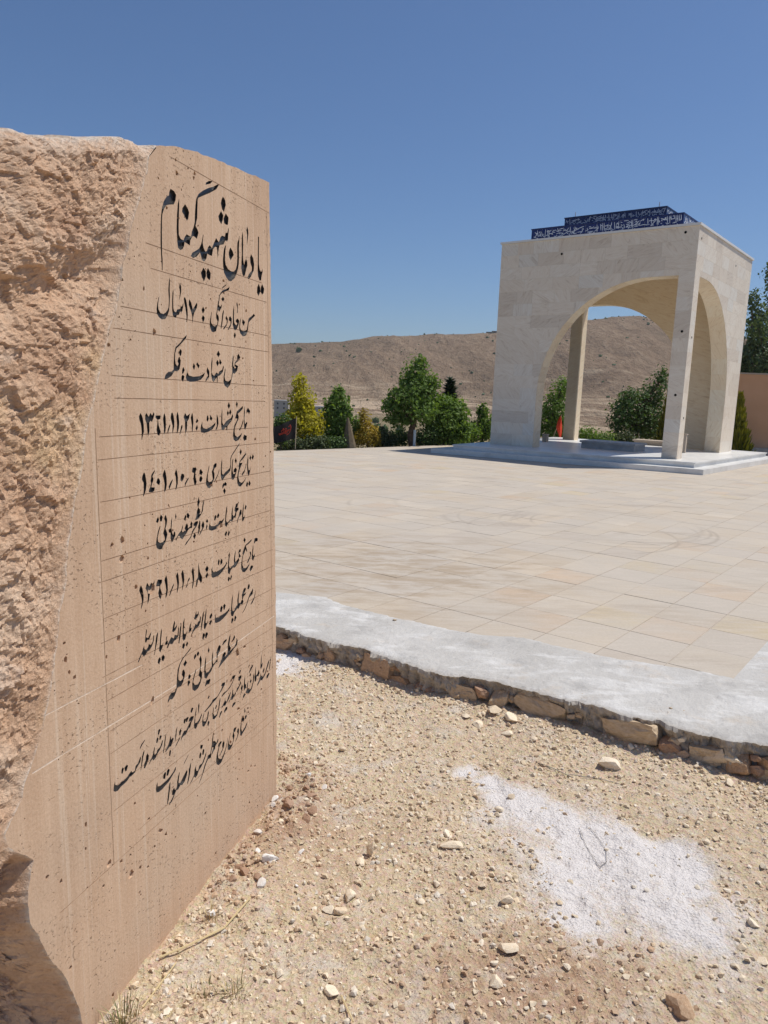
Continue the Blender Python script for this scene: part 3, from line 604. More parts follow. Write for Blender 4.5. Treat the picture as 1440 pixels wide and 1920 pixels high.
while cnt < 190:
    x = random.uniform(-.75, 1.75); y = random.uniform(1.75, 4.5)
    if y > float(kerb_y(x)) - .05: continue
    sw = (x + .4145) * .957 - (y - 2.957) * .29; sq = (x + .4145) * .29 + (y - 2.957) * .957
    if sw < .05 and sq < .1: continue
    inp = min(math.hypot(x - a, y - b) / r for a, b, r in PDR)
    if inp < 1.2 and random.random() < .93: continue
    near_k = math.exp(-(float(kerb_y(x)) - y) / .25)
    if random.random() > .55 + near_k: continue
    s = .012 + .020 * random.random() ** 2.2 + .008 * near_k
    put_rock(random.choice(pale), x, y, s, *zone(x, y)); cnt += 1
cnt = 0
while cnt < 64:
    q = random.uniform(-.75, .25); w = abs(random.gauss(0, .14)) + .015
    x = -.4145 + .2899 * q + .957 * w; y = 2.957 + .957 * q - .29 * w
    s = .014 + .034 * random.random() ** 2
    if random.random() < .16: put_rock(random.choice(whites), x, y, s, 'small chalky white lump in the spoil below the inscribed stone', 'chalky lumps in the spoil')
    else: put_rock(random.choice(clods), x, y, s, 'small brown earth clod in the spoil below the inscribed stone', 'earth clods in the spoil')
    cnt += 1
# fine gravel: beyond counting
def gravel(n, seed, mode=0):
    g = np.random.default_rng(seed)
    u = g.random((n * 3, 2)); x = -1.0 + u[:, 0] * 2.95; y = 1.65 + u[:, 1] ** 1.15 * 3.1
    sw = (x + .4145) * .957 - (y - 2.957) * .29; sq = (x + .4145) * .29 + (y - 2.957) * .957
    k = (y < kerb_y(x) - .02) & ~((sw < .02) & (sq < .05))
    dens = .35 + .5 * (fbm(np.c_[x, y] * 2.2, 3, 61) + .2) + .6 * np.exp(-(kerb_y(x) - y) / .2) + .7 * np.exp(-(sw / .25) ** 2) * (sq < .25)
    inp = np.full(len(x), 9.0)
    for a, b, r in PDR: inp = np.minimum(inp, np.hypot(x - a, y - b) / r)
    k &= (g.random(len(x)) < np.clip(dens, .12, 1)) & ((inp > 1.25) | (g.random(len(x)) < .10))
    if mode: k &= (fbm(np.c_[x, y] * 3.4, 3, 63) + .9 * np.exp(-(kerb_y(x) - y) / .22) > g.uniform(-.05, .45, len(x)))
    x, y, sw, sq = x[k][:n], y[k][:n], sw[k][:n], sq[k][:n]; n = len(x)
    s = .0016 + .0095 * g.random(n) ** 5.5
    if mode: s = .004 + .0085 * g.random(n) ** 2.2
    z = dirt_z(x, y) + s * .2
    V, F = blob_cloud(np.c_[x, y, z], s, seed + 1)
    base = np.array([(.68, .54, .36), (.74, .62, .45), (.60, .45, .29), (.78, .69, .55), (.52, .37, .24), (.66, .60, .51)])[g.choice(6, n, p=[.3, .24, .16, .12, .1, .08])] * (1 + .1 * g.standard_normal((n, 1)))
    brown = (np.exp(-(sw / .22) ** 2) * (np.abs(sq + .15) < .5) > g.random(n) * .9) | ((np.hypot((x - .55) / .5, (y - 2.0) / .28) < 1) & (g.random(n) < .5))
    base = np.where(brown[:, None], base * np.array([.72, .60, .55]), base)
    o = mobj('gravel', V, F, M['gravel'], attrs={'tint': ('POINT', np.repeat(np.clip(base, 0, .9), 12, 0))}); tag(o, 'fine pale gravel strewn over the yellow dirt', 'gravel', kind='stuff')
gravel(26000, 71)
gravel(4200, 91, 1)
# crumbs lying on the concrete edging
crumb = [rock_mesh(390 + k, M['stone_tan'], .7, 1.1, 1) for k in range(3)]
for i, (x, y, s, lab) in enumerate([(.10, 4.93, .030, 'dark pebble by the paving joint on the concrete edging'), (1.50, 3.62, .022, 'small crumb on the concrete edging near its broken right edge'), (1.56, 3.60, .017, 'crumb on the concrete edging, middle of the three at right'), (1.65, 3.575, .014, 'crumb on the concrete edging, rightmost of the three')]):
    o = link('pebble', crumb[i % 3]); o.scale = (s * 1.2, s, s); o.location = (x, y, .008 + s * .25); tag(o, lab, 'pebble')
for i in range(16):
    x = random.uniform(-.3, 2.0); y = float(kerb_y(x)) + random.uniform(.06, .7); s = random.uniform(.006, .012)
    o = link('pebble', crumb[i % 3]); o.scale = (s * 1.2, s, s); o.location = (x, y, .009 + s * .2); tag(o, 'tiny crumb of stone lying on the concrete edging', 'pebble', 'crumbs on the concrete edging')

# traced lettering of the inscription, in millimetres on the sawn face
TEXT = {
1: '-687,2297 -668,2295 -658,2287 -662,2270 -672,2256 -691,2251 -710,2245 -724,2231 -733,2214 -736,2196 -738,2164 -739,2133 -740,2101 -738,2086 -740,2054 -743,2053 -746,2100 -747,2131 -744,2178 -740,2210 -735,2230 -725,2251 -709,2269 -696,2276 -695,2285|-642,2281 -642,2265 -645,2232 -648,2200 -648,2174 -638,2164 -623,2163 -614,2176 -604,2185 -590,2183 -579,2183 -574,2199 -563,2215 -556,2232 -554,2254 -549,2285 -543,2306 -529,2323 -502,2340 -470,2356 -435,2370 -404,2386 -400,2384 -417,2366 -457,2345 -492,2329 -530,2311 -535,2305 -538,2274 -540,2248 -551,2221 -540,2213 -534,2204 -545,2183 -558,2187 -568,2187 -576,2180 -584,2170 -587,2155 -601,2157 -617,2159 -620,2147 -630,2135 -643,2130 -655,2135 -658,2152 -660,2189 -656,2230 -650,2263|-486,2362 -482,2370 -463,2380 -439,2386 -456,2373|-609,2273 -592,2261 -587,2253 -593,2233 -601,2225 -613,2235 -628,2246 -625,2257|-374,2355 -359,2346 -355,2332 -369,2306 -382,2313 -389,2329 -383,2343|-388,2305 -373,2294 -378,2277 -388,2262 -402,2271 -407,2284|-356,2305 -337,2295 -342,2272 -350,2268 -369,2270 -372,2285|-338,2263 -337,2254 -341,2238 -344,2221 -351,2214 -363,2215 -375,2200 -394,2195 -403,2191 -411,2168 -417,2148 -418,2170 -420,2182 -432,2181 -445,2171 -453,2148 -469,2148 -482,2150 -489,2133 -503,2121 -517,2124 -523,2137 -528,2145 -547,2129 -570,2120 -583,2124 -573,2136 -550,2147 -532,2157 -520,2172 -513,2187 -507,2205 -504,2204 -510,2179 -505,2164 -494,2154 -485,2158 -477,2171 -466,2180 -453,2173 -441,2189 -424,2211 -406,2201 -396,2218 -385,2227 -366,2227 -360,2240 -345,2245 -342,2256|-508,2102 -494,2092 -493,2078 -506,2059 -519,2069 -525,2083|-480,2106 -463,2092 -467,2073 -472,2068 -488,2074 -491,2089|-358,2201 -362,2185 -365,2170 -366,2151 -362,2137 -347,2125 -325,2121 -306,2123 -291,2133 -282,2151 -279,2174 -279,2204 -277,2225 -267,2239 -263,2252 -261,2251 -262,2237 -266,2207 -266,2177 -269,2153 -275,2136 -287,2117 -303,2100 -326,2087 -342,2086 -360,2095 -375,2109 -380,2127 -381,2148 -377,2171 -372,2186 -364,2198|-326,2200 -312,2190 -304,2179 -316,2168 -328,2156 -339,2166 -340,2181 -334,2192|-238,2271 -234,2258 -234,2228 -237,2189 -234,2170 -228,2159 -222,2172 -213,2184 -204,2173 -204,2160 -213,2146 -224,2123 -236,2118 -244,2126 -250,2142 -249,2164 -245,2196 -246,2226 -242,2257|-202,2297 -194,2285 -193,2273 -200,2247 -206,2228 -205,2249 -203,2269 -209,2282|-174,2207 -156,2194 -150,2174 -154,2152 -170,2135 -179,2124 -198,2114 -204,2118 -193,2133 -170,2149 -169,2161 -180,2174 -183,2192|-117,2280 -108,2280 -110,2253 -111,2221 -112,2181 -105,2163 -94,2157 -86,2163 -81,2172 -82,2157 -89,2145 -95,2126 -108,2124 -120,2137 -123,2157 -121,2187 -120,2219 -118,2251|-115,2112 -103,2099 -101,2085 -118,2066 -130,2076 -128,2095|-86,2115 -69,2099 -75,2082 -88,2075 -101,2085 -97,2102',
2: '-759,1978 -765,1965 -768,1950 -766,1939 -756,1930 -742,1929 -729,1935 -719,1944 -714,1952 -711,1972 -713,2001 -710,2022 -705,2040 -703,2032 -705,2008 -705,1984 -708,1960 -712,1941 -721,1926 -734,1915 -751,1912 -765,1917 -775,1926 -776,1940 -771,1958 -764,1974|-686,2009 -685,1997 -688,1975 -688,1953 -684,1944 -674,1942 -668,1951 -651,1955 -648,1962 -639,1964 -635,1972 -631,1974 -634,1962 -639,1950 -645,1944 -651,1947 -659,1936 -670,1934 -675,1925 -686,1926 -692,1931 -695,1944 -694,1974 -691,1996|-649,2033 -642,2023 -642,2008 -649,1990 -655,1979 -651,1997 -650,2010 -654,2018|-623,1994 -616,1987 -612,1975 -609,1960 -608,1942 -613,1919 -617,1919 -616,1937 -621,1959 -627,1977 -629,1989|-596,1991 -586,1981 -578,1962 -568,1972 -553,1987 -550,1980 -554,1969 -569,1953 -577,1937 -580,1921 -582,1921 -582,1939 -588,1953 -602,1974 -600,1986|-515,1979 -505,1969 -513,1959 -518,1956 -525,1967|-517,1952 -506,1945 -510,1935 -517,1929 -515,1923 -518,1925 -521,1933 -526,1941|-390,2054 -385,2060 -357,2074 -364,2067 -389,2053|-410,2029 -389,2047 -364,2055 -337,2067 -343,2055 -374,2045 -395,2036 -406,2028 -409,2012 -414,1997 -404,1992 -392,2002 -395,1990 -403,1983 -412,1974 -421,1981 -426,1966 -416,1959 -414,1950 -423,1929 -429,1921 -435,1908 -450,1903 -464,1904 -474,1918 -475,1935 -468,1956 -462,1969 -461,1965 -467,1947 -466,1933 -455,1925 -442,1923 -427,1931 -424,1942 -432,1950 -433,1961 -427,1978 -423,1993 -414,2014|-385,2028 -374,2021 -384,2011 -396,2017|-382,1985 -379,1981 -386,1959 -392,1936 -399,1920 -404,1920 -397,1946 -391,1970|-364,1967 -353,1958 -355,1945 -364,1932 -381,1919 -387,1920 -377,1930 -363,1939 -361,1950 -370,1958|-336,1969 -325,1961 -327,1946 -335,1933 -350,1920 -355,1920 -346,1932 -335,1942 -335,1951 -347,1953 -344,1964|-308,2009 -307,1991 -309,1968 -308,1951 -301,1944 -292,1942 -285,1949 -296,1954 -295,1960 -283,1967 -270,1960 -275,1948 -289,1929 -302,1923 -312,1928 -319,1942 -317,1967 -315,1990|-286,2024 -280,2014 -280,2002 -282,1986 -287,1984 -284,2001 -290,2015|-304,1918 -296,1908 -305,1894 -314,1905|-156,1998 -147,1991 -168,1980 -190,1967 -199,1961 -204,1940 -208,1927 -226,1911 -246,1908 -266,1918 -272,1933 -270,1949 -263,1965 -255,1974 -262,1954 -266,1939 -259,1930 -239,1926 -215,1934 -208,1951 -202,1970 -197,1977 -172,1988|-245,1969 -226,1960 -239,1945 -250,1956',
3: '-616,1880 -621,1869 -642,1855 -662,1842 -676,1834 -684,1819 -686,1801 -683,1787 -675,1780 -667,1788 -673,1795 -667,1806 -661,1810 -654,1799 -657,1785 -664,1770 -676,1764 -690,1765 -697,1759 -706,1750 -722,1743 -743,1737 -745,1742 -739,1752 -724,1761 -705,1763 -695,1770 -694,1790 -690,1815 -682,1837 -655,1853 -635,1869|-655,1834 -647,1827 -652,1814 -659,1812 -664,1824|-640,1780 -633,1771 -641,1760 -650,1758 -647,1773|-645,1756 -635,1751 -644,1733 -654,1741 -652,1751|-620,1777 -619,1765 -609,1755 -584,1752 -549,1755 -530,1760 -511,1769 -519,1756 -538,1744 -571,1737 -606,1735 -623,1739 -628,1748 -622,1761|-579,1796 -571,1786 -578,1772 -587,1783|-558,1799 -544,1789 -551,1779 -560,1788 -565,1792|-495,1787 -483,1773 -485,1755 -501,1743 -512,1737 -506,1749 -493,1759 -502,1774|-463,1824 -462,1807 -465,1787 -469,1771 -462,1763 -452,1760 -438,1772 -424,1768 -418,1776 -398,1783 -389,1799 -386,1791 -394,1775 -414,1763 -429,1759 -431,1738 -435,1739 -437,1755 -447,1747 -457,1739 -466,1744 -472,1760 -471,1799|-422,1846 -410,1834 -422,1823 -434,1832|-429,1815 -419,1804 -429,1792 -439,1804|-413,1819 -400,1807 -409,1798 -419,1804|-279,1845 -266,1833 -278,1820 -300,1811 -307,1806 -283,1801 -292,1783 -310,1773 -323,1774 -330,1757 -343,1734 -362,1722 -383,1729 -391,1743 -388,1763 -377,1790 -375,1784 -382,1759 -376,1747 -358,1744 -336,1753 -327,1778 -328,1806 -319,1841 -316,1826 -320,1803 -311,1792 -298,1794 -311,1801 -309,1811 -291,1823 -290,1835',
4: '-870,1639 -863,1631 -859,1621 -856,1605 -856,1584 -863,1572 -867,1562 -869,1564 -867,1587 -870,1607 -877,1621 -878,1629|-842,1639 -831,1628 -821,1639 -814,1631 -805,1641 -802,1636 -807,1624 -815,1613 -823,1616 -829,1610 -829,1586 -836,1571 -839,1579 -842,1607 -849,1621 -848,1632|-797,1631 -772,1631 -772,1621 -784,1618 -782,1603 -776,1590 -772,1582 -780,1571 -789,1573 -794,1588 -789,1606 -787,1618 -797,1624|-750,1638 -745,1626 -744,1604 -747,1584 -756,1573 -756,1595 -759,1621 -755,1632|-722,1606 -721,1599 -734,1578 -739,1577 -735,1589|-708,1640 -702,1630 -698,1612 -700,1596 -709,1574 -711,1583 -709,1599 -719,1623 -714,1637|-680,1642 -674,1630 -671,1609 -674,1591 -684,1574 -687,1575 -684,1602 -687,1626|-654,1600 -653,1593 -669,1570 -672,1570 -665,1588 -660,1599|-637,1638 -627,1628 -614,1633 -608,1636 -615,1619 -625,1610 -628,1587 -638,1570 -639,1594 -639,1613 -646,1624|-595,1639 -590,1626 -589,1607 -595,1579 -599,1575 -599,1599 -605,1622|-567,1620 -558,1611 -569,1604 -576,1607|-567,1600 -562,1589 -571,1579 -578,1587|-534,1608 -535,1595 -528,1587 -509,1584 -488,1589 -465,1597 -449,1605 -452,1595 -469,1582 -491,1575 -519,1571 -543,1573 -547,1586 -542,1598|-498,1630 -493,1618 -499,1607 -508,1613 -505,1625|-483,1630 -469,1619 -477,1610 -487,1616|-440,1634 -431,1619 -429,1602 -438,1583 -450,1576 -451,1579 -441,1593 -442,1611|-402,1656 -402,1623 -403,1604 -395,1594 -376,1607 -359,1613 -341,1618 -329,1632 -325,1624 -333,1611 -352,1599 -366,1590 -370,1575 -375,1576 -377,1588 -387,1582 -397,1575 -409,1579 -412,1597 -408,1632|-355,1674 -345,1660 -356,1649 -365,1660|-363,1645 -355,1635 -364,1625 -371,1635|-346,1649 -337,1638 -346,1628 -355,1636|-250,1661 -253,1650 -273,1639 -291,1632 -283,1622 -287,1612 -303,1595 -314,1582 -316,1568 -312,1556 -297,1549 -279,1554 -259,1564 -268,1551 -287,1538 -309,1534 -324,1541 -329,1555 -325,1573 -318,1592 -303,1605 -295,1615 -312,1616 -306,1626 -298,1641 -276,1650|-297,1677 -289,1667 -296,1653 -305,1665|-252,1613 -250,1601 -260,1587 -275,1572 -284,1574 -267,1587 -258,1601|-239,1660 -236,1639 -241,1613 -237,1594 -226,1602 -218,1599 -226,1585 -236,1573 -243,1580 -246,1604 -244,1639|-211,1654 -194,1641 -204,1629 -214,1639 -223,1631 -225,1644|-244,1556 -223,1551 -227,1537 -246,1533 -254,1545',
5: '-861,1468 -856,1461 -853,1447 -851,1434 -855,1417 -861,1406 -868,1398 -870,1399 -866,1418 -866,1438 -874,1448 -871,1458 -865,1466|-810,1470 -807,1468 -817,1457 -821,1452 -816,1445 -819,1437 -825,1431 -828,1421 -811,1419 -814,1409 -824,1405 -842,1408 -841,1415 -833,1423 -830,1435 -832,1441 -828,1449 -827,1458 -816,1466|-793,1446 -785,1440 -782,1433 -788,1423 -795,1427 -803,1432 -798,1442|-757,1469 -753,1460 -748,1442 -748,1421 -754,1405 -761,1398 -763,1407 -760,1422 -763,1436 -768,1449 -767,1456|-716,1435 -716,1430 -734,1406 -738,1408 -739,1414 -728,1427|-696,1465 -690,1456 -686,1437 -688,1418 -696,1403 -701,1398 -702,1404 -697,1419 -699,1440 -704,1451|-665,1448 -652,1445 -649,1438 -656,1428 -665,1422 -673,1428 -671,1439|-627,1433 -625,1428 -642,1412 -648,1402 -648,1416 -636,1426|-600,1462 -580,1461 -576,1455 -584,1443 -583,1428 -577,1414 -584,1402 -592,1406 -598,1426 -592,1443 -605,1448|-550,1454 -537,1442 -547,1432 -560,1439 -558,1449|-549,1432 -540,1422 -545,1414 -553,1410 -562,1416 -559,1426|-494,1462 -497,1451 -505,1434 -507,1420 -506,1411 -497,1404 -484,1406 -474,1413 -477,1425 -480,1440 -471,1449 -468,1460 -457,1466 -446,1465 -448,1454 -463,1447 -467,1440 -462,1430 -463,1415 -473,1405 -481,1393 -495,1384 -508,1387 -520,1400 -518,1414 -513,1428 -506,1442 -499,1458|-429,1446 -430,1435 -439,1423 -451,1411 -465,1400 -466,1403 -453,1416 -439,1428|-409,1478 -408,1464 -412,1445 -410,1427 -403,1422 -388,1430 -370,1436 -356,1442 -351,1454 -350,1476 -342,1487 -324,1499 -306,1511 -278,1528 -284,1519 -303,1508 -321,1495 -340,1483 -345,1471 -347,1447 -353,1431 -371,1423 -389,1416 -397,1411 -408,1402 -417,1408 -420,1421 -419,1445 -415,1465|-401,1394 -395,1385 -404,1377 -410,1373 -411,1385|-389,1396 -379,1390 -381,1382 -395,1382 -398,1391|-396,1375 -386,1364 -396,1352 -406,1366|-332,1475 -329,1472 -333,1453 -335,1431 -331,1419 -321,1418 -314,1424 -329,1424 -326,1435 -312,1441 -303,1433 -308,1422 -321,1404 -333,1397 -345,1403 -346,1422 -341,1446 -336,1468|-311,1475 -302,1464 -310,1454 -319,1465|-231,1490 -233,1481 -251,1470 -276,1459 -283,1455 -259,1454 -271,1443 -283,1429 -290,1417 -292,1403 -285,1387 -269,1381 -250,1387 -232,1401 -240,1389 -257,1377 -276,1368 -291,1370 -302,1383 -303,1402 -296,1421 -289,1437 -291,1444 -284,1459 -260,1475|-272,1504 -264,1494 -274,1482 -282,1495|-232,1453 -229,1446 -239,1428 -246,1417 -264,1406 -268,1410 -259,1419 -246,1426 -237,1440|-215,1481 -214,1460 -217,1439 -212,1423 -204,1423 -199,1437 -198,1425 -206,1409 -214,1400 -222,1412 -225,1438 -222,1463|-198,1479 -190,1469 -196,1458 -206,1467|-178,1481 -168,1472 -178,1459 -188,1467|-228,1382 -217,1375 -225,1360 -236,1367|-208,1385 -197,1373 -205,1363 -217,1370',
6: '-758,1330 -751,1313 -755,1298 -762,1287 -756,1278 -752,1268 -756,1259 -764,1245 -777,1236 -784,1227 -797,1228 -810,1235 -814,1248 -810,1263 -803,1282 -792,1299 -788,1298 -797,1281 -804,1264 -802,1253 -792,1248 -779,1248 -767,1253 -768,1262 -775,1275 -769,1285 -763,1298 -763,1311 -768,1319 -763,1326|-799,1329 -794,1320 -800,1310 -810,1314 -806,1323|-784,1334 -775,1325 -780,1312 -789,1313 -791,1325|-725,1319 -726,1303 -729,1284 -727,1270 -721,1260 -715,1272 -709,1267 -709,1256 -716,1250 -724,1240 -731,1241 -736,1253 -735,1279 -731,1306|-704,1328 -700,1316 -704,1306 -708,1316|-666,1285 -665,1277 -671,1265 -666,1260 -658,1265 -649,1262 -656,1270 -648,1282 -641,1286 -635,1278 -636,1268 -624,1273 -609,1275 -611,1266 -624,1267 -634,1263 -647,1252 -662,1243 -671,1238 -680,1244 -685,1251 -694,1253 -704,1240 -710,1242 -701,1251 -687,1262 -676,1267|-614,1289 -608,1280 -612,1273 -623,1276 -620,1283|-650,1315 -643,1309 -650,1294 -659,1301|-633,1319 -624,1309 -630,1299 -641,1305 -642,1316|-576,1284 -574,1278 -585,1266 -600,1256 -610,1247 -618,1236 -633,1228 -646,1219 -657,1215 -658,1216 -648,1225 -628,1235 -617,1243 -613,1254 -602,1263 -590,1269 -602,1271 -602,1279 -589,1284|-596,1248 -588,1238 -598,1226 -607,1237|-567,1364 -560,1345 -567,1335 -571,1328 -560,1320 -560,1310 -565,1305 -555,1305 -548,1318 -544,1334 -534,1351 -532,1347 -539,1326 -542,1313 -555,1301 -571,1291 -588,1288 -591,1290 -583,1304 -580,1317 -572,1328 -577,1339 -574,1348|-565,1285 -560,1279 -561,1261 -566,1248 -576,1236 -578,1238 -573,1256 -575,1264 -569,1275|-543,1280 -535,1268 -536,1259 -547,1249 -558,1240 -570,1232 -563,1243 -549,1256 -554,1265|-516,1283 -509,1273 -518,1268 -525,1275|-518,1267 -514,1257 -524,1243 -525,1255|-498,1272 -498,1260 -491,1254 -469,1251 -447,1254 -430,1259 -415,1263 -399,1271 -407,1260 -418,1250 -439,1243 -461,1238 -486,1237 -504,1242 -507,1253 -502,1262|-459,1289 -453,1281 -463,1269 -471,1271 -468,1283|-441,1292 -433,1284 -440,1276 -451,1276 -450,1285|-379,1311 -379,1297 -384,1277 -388,1259 -381,1250 -369,1253 -360,1259 -351,1256 -349,1275 -344,1292 -336,1306 -338,1291 -340,1274 -334,1266 -324,1269 -319,1279 -326,1285 -323,1294 -313,1308 -301,1311 -298,1306 -303,1296 -311,1294 -295,1293 -294,1286 -311,1277 -313,1267 -321,1256 -330,1262 -336,1254 -345,1248 -354,1252 -369,1249 -377,1242 -387,1234 -396,1242 -395,1260 -391,1284 -385,1303|-389,1221 -381,1214 -391,1200 -400,1211|-370,1220 -362,1212 -371,1199 -379,1206|-278,1285 -272,1281 -272,1266 -287,1259 -300,1249 -304,1238 -310,1238 -304,1251 -294,1262 -288,1276|-256,1307 -255,1285 -260,1266 -260,1255 -252,1251 -246,1260 -247,1249 -262,1236 -269,1240 -268,1266 -262,1286|-240,1297 -232,1290 -239,1277 -249,1283',
7: '-894,1140 -887,1127 -883,1107 -884,1092 -890,1079 -897,1068 -898,1072 -892,1091 -895,1107 -904,1126 -900,1134|-863,1140 -854,1127 -844,1137 -836,1128 -827,1140 -827,1133 -835,1115 -843,1113 -851,1117 -852,1103 -858,1084 -865,1075 -865,1084 -862,1099 -864,1112 -873,1125 -868,1135|-809,1138 -787,1133 -789,1123 -798,1117 -798,1109 -789,1089 -798,1074 -806,1082 -810,1096 -803,1110 -802,1116 -820,1119 -815,1131|-765,1142 -760,1130 -758,1110 -758,1093 -763,1078 -772,1069 -772,1077 -767,1095 -770,1112 -775,1127 -772,1134|-724,1107 -725,1100 -737,1085 -749,1072 -752,1074 -745,1085 -734,1099|-701,1139 -697,1124 -695,1104 -699,1086 -708,1070 -709,1078 -705,1096 -708,1113 -712,1128|-673,1140 -666,1126 -664,1105 -671,1085 -679,1071 -679,1076 -675,1096 -679,1115 -682,1128|-634,1107 -632,1100 -645,1091 -646,1082 -654,1076 -658,1078 -649,1088 -644,1099|-611,1137 -606,1122 -605,1097 -610,1078 -617,1064 -620,1068 -615,1089 -617,1109 -621,1123|-577,1144 -573,1127 -569,1111 -555,1090 -558,1075 -565,1071 -575,1084 -581,1087 -587,1072 -593,1065 -596,1069 -592,1088 -582,1096 -580,1118|-523,1123 -513,1113 -517,1104 -527,1101 -536,1113|-523,1100 -515,1090 -526,1078 -535,1089|-487,1113 -488,1100 -480,1091 -460,1089 -435,1091 -412,1095 -397,1102 -387,1110 -385,1103 -403,1089 -421,1080 -444,1072 -467,1071 -489,1073 -495,1079 -495,1102|-444,1131 -437,1122 -443,1107 -451,1113 -449,1124|-424,1128 -417,1121 -420,1110 -432,1106 -434,1120|-365,1142 -364,1131 -369,1113 -372,1091 -365,1081 -353,1084 -344,1088 -335,1089 -336,1106 -331,1123 -322,1140 -322,1129 -326,1112 -324,1096 -310,1101 -299,1107 -294,1097 -304,1089 -316,1081 -329,1076 -344,1079 -359,1073 -370,1059 -381,1067 -381,1085 -376,1114 -373,1127 -378,1132 -371,1134|-287,1138 -281,1134 -284,1125 -295,1126 -287,1115 -281,1109 -294,1106 -299,1107 -298,1119 -301,1127 -295,1135|-372,1052 -366,1043 -377,1034 -383,1041 -380,1051|-357,1056 -351,1048 -361,1034 -366,1042|-194,1159 -197,1152 -219,1145 -242,1141 -234,1127 -231,1116 -239,1120 -244,1129 -252,1118 -264,1108 -270,1094 -271,1075 -263,1061 -244,1057 -228,1062 -209,1072 -218,1061 -234,1049 -254,1043 -270,1047 -281,1060 -280,1079 -274,1099 -267,1113 -270,1118 -261,1130 -248,1144 -222,1151|-251,1175 -242,1164 -251,1154 -261,1166|-203,1113 -200,1103 -207,1091 -221,1077 -232,1073 -235,1076 -224,1086 -208,1099 -213,1112|-182,1137 -181,1119 -187,1101 -182,1090 -171,1098 -170,1088 -184,1073 -194,1080 -195,1095 -190,1117|-170,1158 -155,1158 -143,1152 -146,1143 -162,1144 -172,1138 -177,1140|-193,1058 -184,1050 -198,1040 -210,1036 -215,1046 -204,1057',
8: '-889,955 -887,944 -880,939 -870,944 -865,953 -855,947 -846,954 -840,973 -837,971 -840,954 -850,941 -863,932 -874,932 -882,924 -891,922 -898,929 -901,933 -908,924 -918,913 -922,915 -913,926 -900,939 -894,948|-876,1003 -872,996 -878,978 -868,972 -858,982 -850,987 -853,979 -862,965 -872,968 -877,961 -884,964 -881,982|-817,977 -817,970 -822,948 -830,928 -838,909 -840,911 -834,932 -830,954 -825,969|-796,982 -797,967 -802,946 -804,931 -797,928 -790,935 -793,923 -808,908 -814,916 -811,930 -807,954 -802,974|-811,895 -806,886 -815,872 -823,880 -820,890|-793,897 -784,886 -793,875 -802,881 -802,892|-768,951 -771,943 -773,933 -765,934 -768,922 -778,922 -782,928 -776,934 -775,946|-746,939 -733,930 -727,940 -712,934 -705,964 -702,953 -706,930 -719,922 -730,922 -742,914 -757,920 -767,909 -773,912 -765,924 -756,932|-727,987 -723,978 -729,962 -717,967 -713,973 -714,962 -723,954 -735,951 -741,956 -735,973|-688,966 -689,954 -694,930 -703,903 -707,907 -702,931 -696,957|-669,981 -670,965 -672,953 -665,946 -674,948 -675,930 -667,924 -657,933 -660,920 -668,907 -679,906 -684,915 -682,939 -678,967|-674,898 -669,889 -678,878 -687,885 -684,896|-657,898 -650,889 -658,880 -666,887|-628,958 -632,945 -634,935 -626,936 -631,926 -641,921 -645,930 -640,944|-605,941 -594,936 -587,945 -579,944 -573,961 -569,954 -572,939 -583,928 -597,925 -611,921 -620,917 -631,907 -632,912 -622,923 -613,931|-595,985 -597,971 -589,972 -584,980 -583,969 -591,960 -606,956 -612,961 -604,973|-548,973 -550,960 -557,937 -568,909 -572,908 -568,932 -558,962|-532,977 -533,959 -538,941 -540,928 -533,923 -524,933 -527,922 -545,905 -552,912 -550,929 -543,951 -537,969|-550,895 -544,885 -558,872 -564,880 -559,894|-532,893 -525,884 -538,871 -545,876 -543,889|-499,951 -494,942 -503,932 -515,936 -511,945|-504,929 -497,921 -510,909 -518,918|-472,941 -471,926 -451,922 -426,925 -404,927 -388,930 -371,937 -376,925 -395,917 -417,910 -443,905 -467,906 -479,911 -478,925|-430,959 -421,951 -431,935 -441,941 -439,953|-408,961 -400,953 -408,940 -416,940 -419,956|-347,981 -348,964 -353,940 -355,923 -342,916 -328,926 -321,931 -314,931 -314,951 -306,971 -299,986 -298,974 -303,957 -304,938 -290,933 -283,941 -272,944 -266,932 -275,924 -290,928 -304,915 -315,919 -327,914 -337,910 -349,898 -361,903 -365,914 -361,936 -355,966|-250,983 -245,977 -252,968 -265,961 -242,964 -251,956 -265,952 -272,942 -278,945 -277,955 -279,961 -270,974 -261,982|-351,894 -344,885 -357,872 -363,880 -358,892|-329,896 -322,887 -333,875 -340,878 -336,894|-191,967 -186,959 -193,943 -212,939 -221,936 -234,919 -254,901 -270,892 -277,889 -276,892 -259,903 -241,919 -228,938 -215,950 -196,960|-219,991 -213,981 -222,969 -234,974 -229,987|-165,955 -169,941 -177,922 -194,909 -207,905 -209,909 -197,918 -180,928 -171,947',
